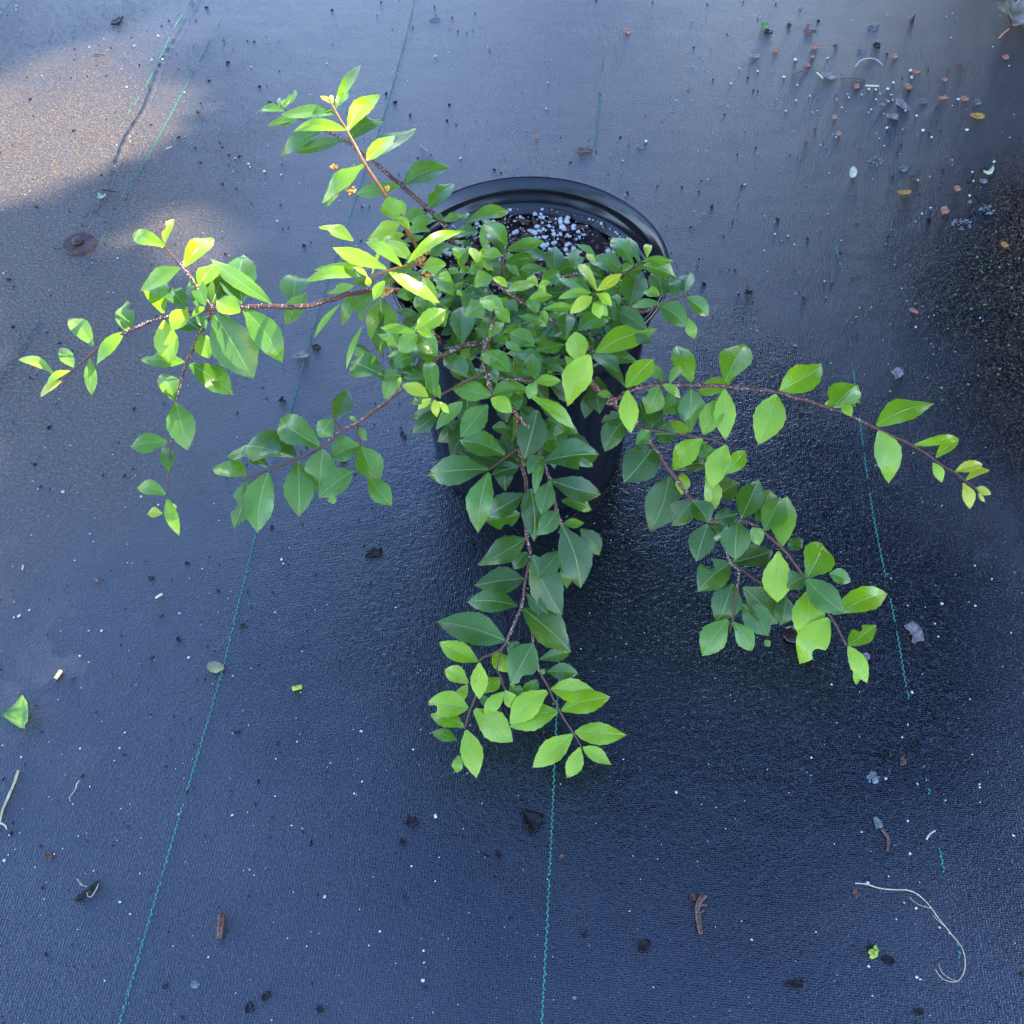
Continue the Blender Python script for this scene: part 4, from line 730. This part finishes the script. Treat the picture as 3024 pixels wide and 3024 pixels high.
# ground pin
c = P(*gp('G1', 455, 1392), 0); pin = empty('ground_pin', c); tag(pin, 'rusty round ground pin with a washer half buried in dirt at the left', 'ground pin')
mb = MB(); prof = [(.006, .0015), (.020, .0022), (.0235, .0030), (.0245, .0018), (.0250, .0003)]; sg = 40; v = []; f = []
for r_, z in prof:
    for k in range(sg):
        a = 6.2832*k/sg; v.append(Vector((r_*math.cos(a)*(1+.03*noise.noise(Vector((k*.6, r_*90, 0)))), r_*math.sin(a), z+.0006*noise.noise(Vector((k*.9, r_*300, 0))))))
for i in range(len(prof)-1):
    for k in range(sg): f.append((i*sg+k, (i+1)*sg+k, (i+1)*sg+(k+1) % sg, i*sg+(k+1) % sg))
obj('washer', v, f, M_rust, pin)
mb = MB(); lump(mb, Vector((-.003, .002, .004)), .0085, (1, 1, .5), .07, 0, ICO2); mb.build('pin_head', M_rust, pin)
# every crumb is told apart by the nearest larger thing on the cloth
marks = []
for o in SC.objects:
    if o.parent is None and o.get('label') and o.type in ('MESH', 'EMPTY') and o.location.z < .05 and o.location.y < 4 and o.name.split('.')[0] in (
            'fallen_leaf', 'fallen_petal', 'curled_leaf', 'dead_leaf', 'petal', 'bark_chip', 'bark_scrap', 'twig', 'straw', 'seed_pod', 'moss_tuft', 'weed_seedling', 'ground_pin', 'dry_root'):
        w = o['label']
        for cut in (',', ' lying', ' near ', ' at the', ' in the', ' on the', ' of ', ' under ', ' below ', ' above ', ' right', ' left', ' beside', ' behind', ' touching', ' half hidden', ' poking', ' with ', ' between', ' among', ' furthest'): w = w.split(cut)[0]
        marks.append((proj(o.location), w, o))
names = {}
for m_ in marks: names[m_[1]] = names.get(m_[1], 0)+1
marks = [m_ for m_ in marks if names[m_[1]] == 1 and 3 <= len(m_[1].split()) <= 8]
buckets = {}
for o, X_, Y_, s in crumb_objs:
    m_ = min(marks, key=lambda q: (q[0].x-X_)**2+(q[0].y-Y_)**2); dx, dy = X_-m_[0].x, Y_-m_[0].y
    d_ = ('right of' if dx > 0 else 'left of') if abs(dx) > abs(dy) else ('below' if dy > 0 else 'above')
    buckets.setdefault((d_, m_[1]), []).append((math.hypot(dx, dy), o))
ORD = ['nearest', 'second nearest', 'third nearest', 'fourth nearest', 'fifth nearest', 'sixth nearest', 'seventh nearest', 'eighth nearest', 'ninth nearest', 'tenth nearest', 'eleventh nearest', 'twelfth nearest', 'thirteenth nearest', 'fourteenth nearest']
for (d_, w), ls in buckets.items():
    for k, (_, o) in enumerate(sorted(ls, key=lambda q: q[0])):
        tag(o, ('small white crumb '+d_+' the '+w) if len(ls) == 1 else (ORD[min(k, 13)]+' white crumb '+d_+' the '+w), 'perlite crumb', 'white crumbs strewn over the black cloth')
# lichen spots
for i, (rg, x, y, rx, ry) in enumerate([('G2',1578,1280,60,32),('G2',1722,1198,44,26),('G2',1082,920,42,30),('G2',1245,962,25,17),('G2',1070,160,30,20),('G2',1005,290,24,16),('G2',1356,578,24,17),('G2',1670,583,22,18),('G8',165,112,34,18),('G3',955,680,30,30),('G5',1110,1705,20,14),('G8',1335,838,22,9),('G2',1700,1030,20,15)]):
    mb = MB(); r = random.Random(i)
    for k in range(46):
        a = r.uniform(0, 6.28); rr = r.uniform(.1, 1)**.6
        X_, Y_ = gp(rg, x+rx*rr*math.cos(a), y+ry*rr*math.sin(a)); lump(mb, P(X_, Y_, .0002), r.uniform(.0007, .0018), (1.3, 1, .06), .4)
    o = mb.build('lichen_spot', M_lichen, smooth=False); recentre(o)
    where = ['large grey lichen ring at the right, below the rust disc', 'lichen spot above and right of the largest ring', 'pale lichen pair right of the pot', 'lichen spot above the dark brown sliver', 'lichen star at the top right', 'lichen spot left of the black folded scrap', 'lichen spot left of the rust red petals', 'pale lichen square near the right petals', 'pale lichen smudge at the top left of centre', 'pale curved lichen mark at the lower right', 'small pale lichen fleck near the bottom left stripe', 'pale streak behind the pot on the right', 'lichen fleck below the cream crescent petal'][i]
    tag(o, where, 'lichen')
# uncountable grit
def clear_px(x, y): return True
md, mw, mbk, mm_ = MB(), MB(), MB(), MB()
r = random.Random(3)
for i in range(2300):
    x, y = r.uniform(-60, 3080), r.uniform(-60, 3080); p = P(x, y, 0); dep = (p-Vector((0, 0, H))).dot(fw)
    s = dep/F*r.uniform(.9, 2.3)*(1+1.6*r.random()**6)
    dens = .5+.9*noise.noise(Vector((p.x*5, p.y*5, 1)))+(.35 if x < 900 and y < 1500 else 0)
    if r.random() > dens: continue
    lump(md, p+Vector((0, 0, s*.3)), s*1.25, (1.5, .9, .6), .4)
for i in range(620):
    x, y = r.uniform(-60, 3080), r.uniform(-60, 3080); p = P(x, y, 0); dep = (p-Vector((0, 0, H))).dot(fw)
    s = dep/F*r.uniform(.7, 1.7)
    lump(mw, p+Vector((0, 0, s*.4)), s, (1.2, .9, .8), .3)
for i in range(6500):
    x, y = r.gauss(250, 240), r.gauss(330, 190); p = P(x, y, 0); s = r.uniform(.0004, .0010)*(1+.9*r.random()**6)
    lump(mbk, p+Vector((0, 0, s*.3)), s, (1.3, .9, .7), .35, base=TET)
for i in range(60):
    x, y = r.gauss(2780, 150), r.gauss(960, 150); p = P(x, y, 0); s = r.uniform(.0006, .0016)
    lump(mm_, p+Vector((0, 0, s*.4)), s, (1.3, .9, .5), .4)
tag(md.build('dark_grit', M_dark, smooth=False), 'fine black soil grit scattered over the whole cloth', 'grit', kind='stuff')
tag(mw.build('pale_grit', M_perl, smooth=False), 'dust fine white specks scattered over the whole cloth', 'grit', kind='stuff')
tag(mbk.build('sandy_grit', simple('sand grain', (.16, .11, .065), (.40, .30, .19), .7), smooth=False), 'sandy crumbs on the sunlit cloth at the upper left', 'grit', kind='stuff')
tag(mm_.build('moss_specks', M_fallen, smooth=False), 'green moss specks on the wet cloth at the right', 'moss', kind='stuff')

# ---------------------------------------------------------------- trees outside the frame, with one bough added: they shade the cloth and mirror dark in it
def in_poly(x, y, pl):
    c = False; j = len(pl)-1
    for i in range(len(pl)):
        if (pl[i][1] > y) != (pl[j][1] > y) and x < (pl[j][0]-pl[i][0])*(y-pl[i][1])/(pl[j][1]-pl[i][1])+pl[i][0]: c = not c
        j = i
    return c
def to_ground(p): q = p - S*(p.z/S.z); return (q.x, q.y)
GAPS = [([to_ground(P(x, y, 0)) for x, y in [(-260,640),(-260,330),(0,270),(150,150),(330,110),(560,20),(640,90),(430,170),(625,245),(560,330),(420,440),(300,490),(0,600)]], 1.4),
        ([to_ground(P(x, y, 0)) for x, y in [(330,700),(520,640),(700,600),(830,590),(760,650),(730,740),(600,790),(430,760)]], .75),
        ([to_ground(P(x, y, 0)) for x, y in [(90,2290),(160,2190),(240,2190),(170,2300)]], .8),
        ([(-.60, .36), (-.69, .74), (-.80, 1.10), (-1.7, 1.10), (-1.7, .30)], .88),
        ([to_ground(P(x, y, .34)) for x, y in [(1230,770),(1500,740),(1780,780),(1800,1000),(1560,1120),(1230,1010)]], .62)]
def crown(centre, rad, n, size, seed, gaps=True, squash=.8):
    rr = random.Random(seed); mb = MB()
    made = 0
    while made < n:
        d = Vector((rr.gauss(0, 1), rr.gauss(0, 1), rr.gauss(0, 1))).normalized()*rad*rr.random()**(1/2.6); d.z *= squash
        d *= 1+.22*noise.noise(d*.9+Vector((seed, 0, 0)))
        p = centre+d; made += 1
        s = size*rr.uniform(.6, 1.4)
        if gaps:
            gx, gy = to_ground(p)
            near = any(in_poly(gx+ox, gy+oy, pl) for pl, pr in GAPS for ox, oy in ((.12, 0), (-.12, 0), (0, .12), (0, -.12)))
            if near: s *= .55
            hit = any(pr > .5+1.1*noise.noise(Vector((gx*7, gy*7, 3))) and any(in_poly(gx+ox*s, gy+oy*s, pl) for ox, oy in ((0, 0), (1, 0), (-1, 0), (0, .7), (0, -.7))) for pl, pr in GAPS)
            if hit: continue
        nrm = Vector((rr.gauss(0, 1), rr.gauss(0, 1), rr.gauss(0, 1)+.6)).normalized(); x = nrm.orthogonal().normalized(); y = nrm.cross(x)
        mb.add([p-x*s, p-y*s*.4+nrm*s*.08, p+x*s, p+y*s*.4+nrm*s*.08], [(0, 1, 2, 3)])
    return mb
def tree(loc, centre, rad, n, size, label, seed, gaps=True):
    t = empty('shade_tree', loc); tag(t, label, 'tree', 'trees standing round the plant')
    L0 = Vector(loc); cb = crown(Vector(centre), rad, n, size, seed, gaps)
    obj('crown', [p-L0 for p in cb.v], cb.f, M_canopy, t, False)
    tb = MB(); tube(tb, catmull([Vector((0, 0, 0)), Vector((.05, .08, 1)), (Vector(centre)-L0)*.35, Vector((centre[0]-loc[0], centre[1]-loc[1], centre[2]-rad*.6))], 5), .16, .06, 10, 0, .06)
    tb.build('trunk', M_trunk, t)
cc = Vector((-.1, .9, 0))+S*6.2
tree((cc.x+.6, cc.y+.3, 0), cc, 3.1, 52000, .088, 'leafy tree to the right that shades the cloth', 11)
tree((3.6, 5.4, 0), (3.0, 4.2, 3.5), 2.35, 30000, .085, 'leafy tree behind to the right, close by', 12, True)
tree((5.2, 7.0, 0), (4.9, 6.8, 2.5), 2.7, 20000, .11, 'leafy tree further behind to the right', 14, True)
tree((3.9, 6.6, 0), (3.9, 6.6, 1.15), 1.5, 9000, .09, 'low bushy tree behind to the right', 16, True)
tree((5.6, 4.6, 0), (5.6, 4.6, 1.4), 1.7, 9000, .09, 'low bushy tree on the far right', 17, True)
tree((.35, 4.2, 0), (.28, 1.66, 3.0), 1.0, 8000, .06, 'added slender tree with a leafy bough overhead, darkening the reflection in the cloth', 15, True)  # unseen bough added overhead so the wet cloth mirrors a dark patch
tree((-6.5, 8.5, 0), (-6.5, 8.5, 3.0), 2.2, 5000, .12, 'leafy tree far behind to the left', 13, True)
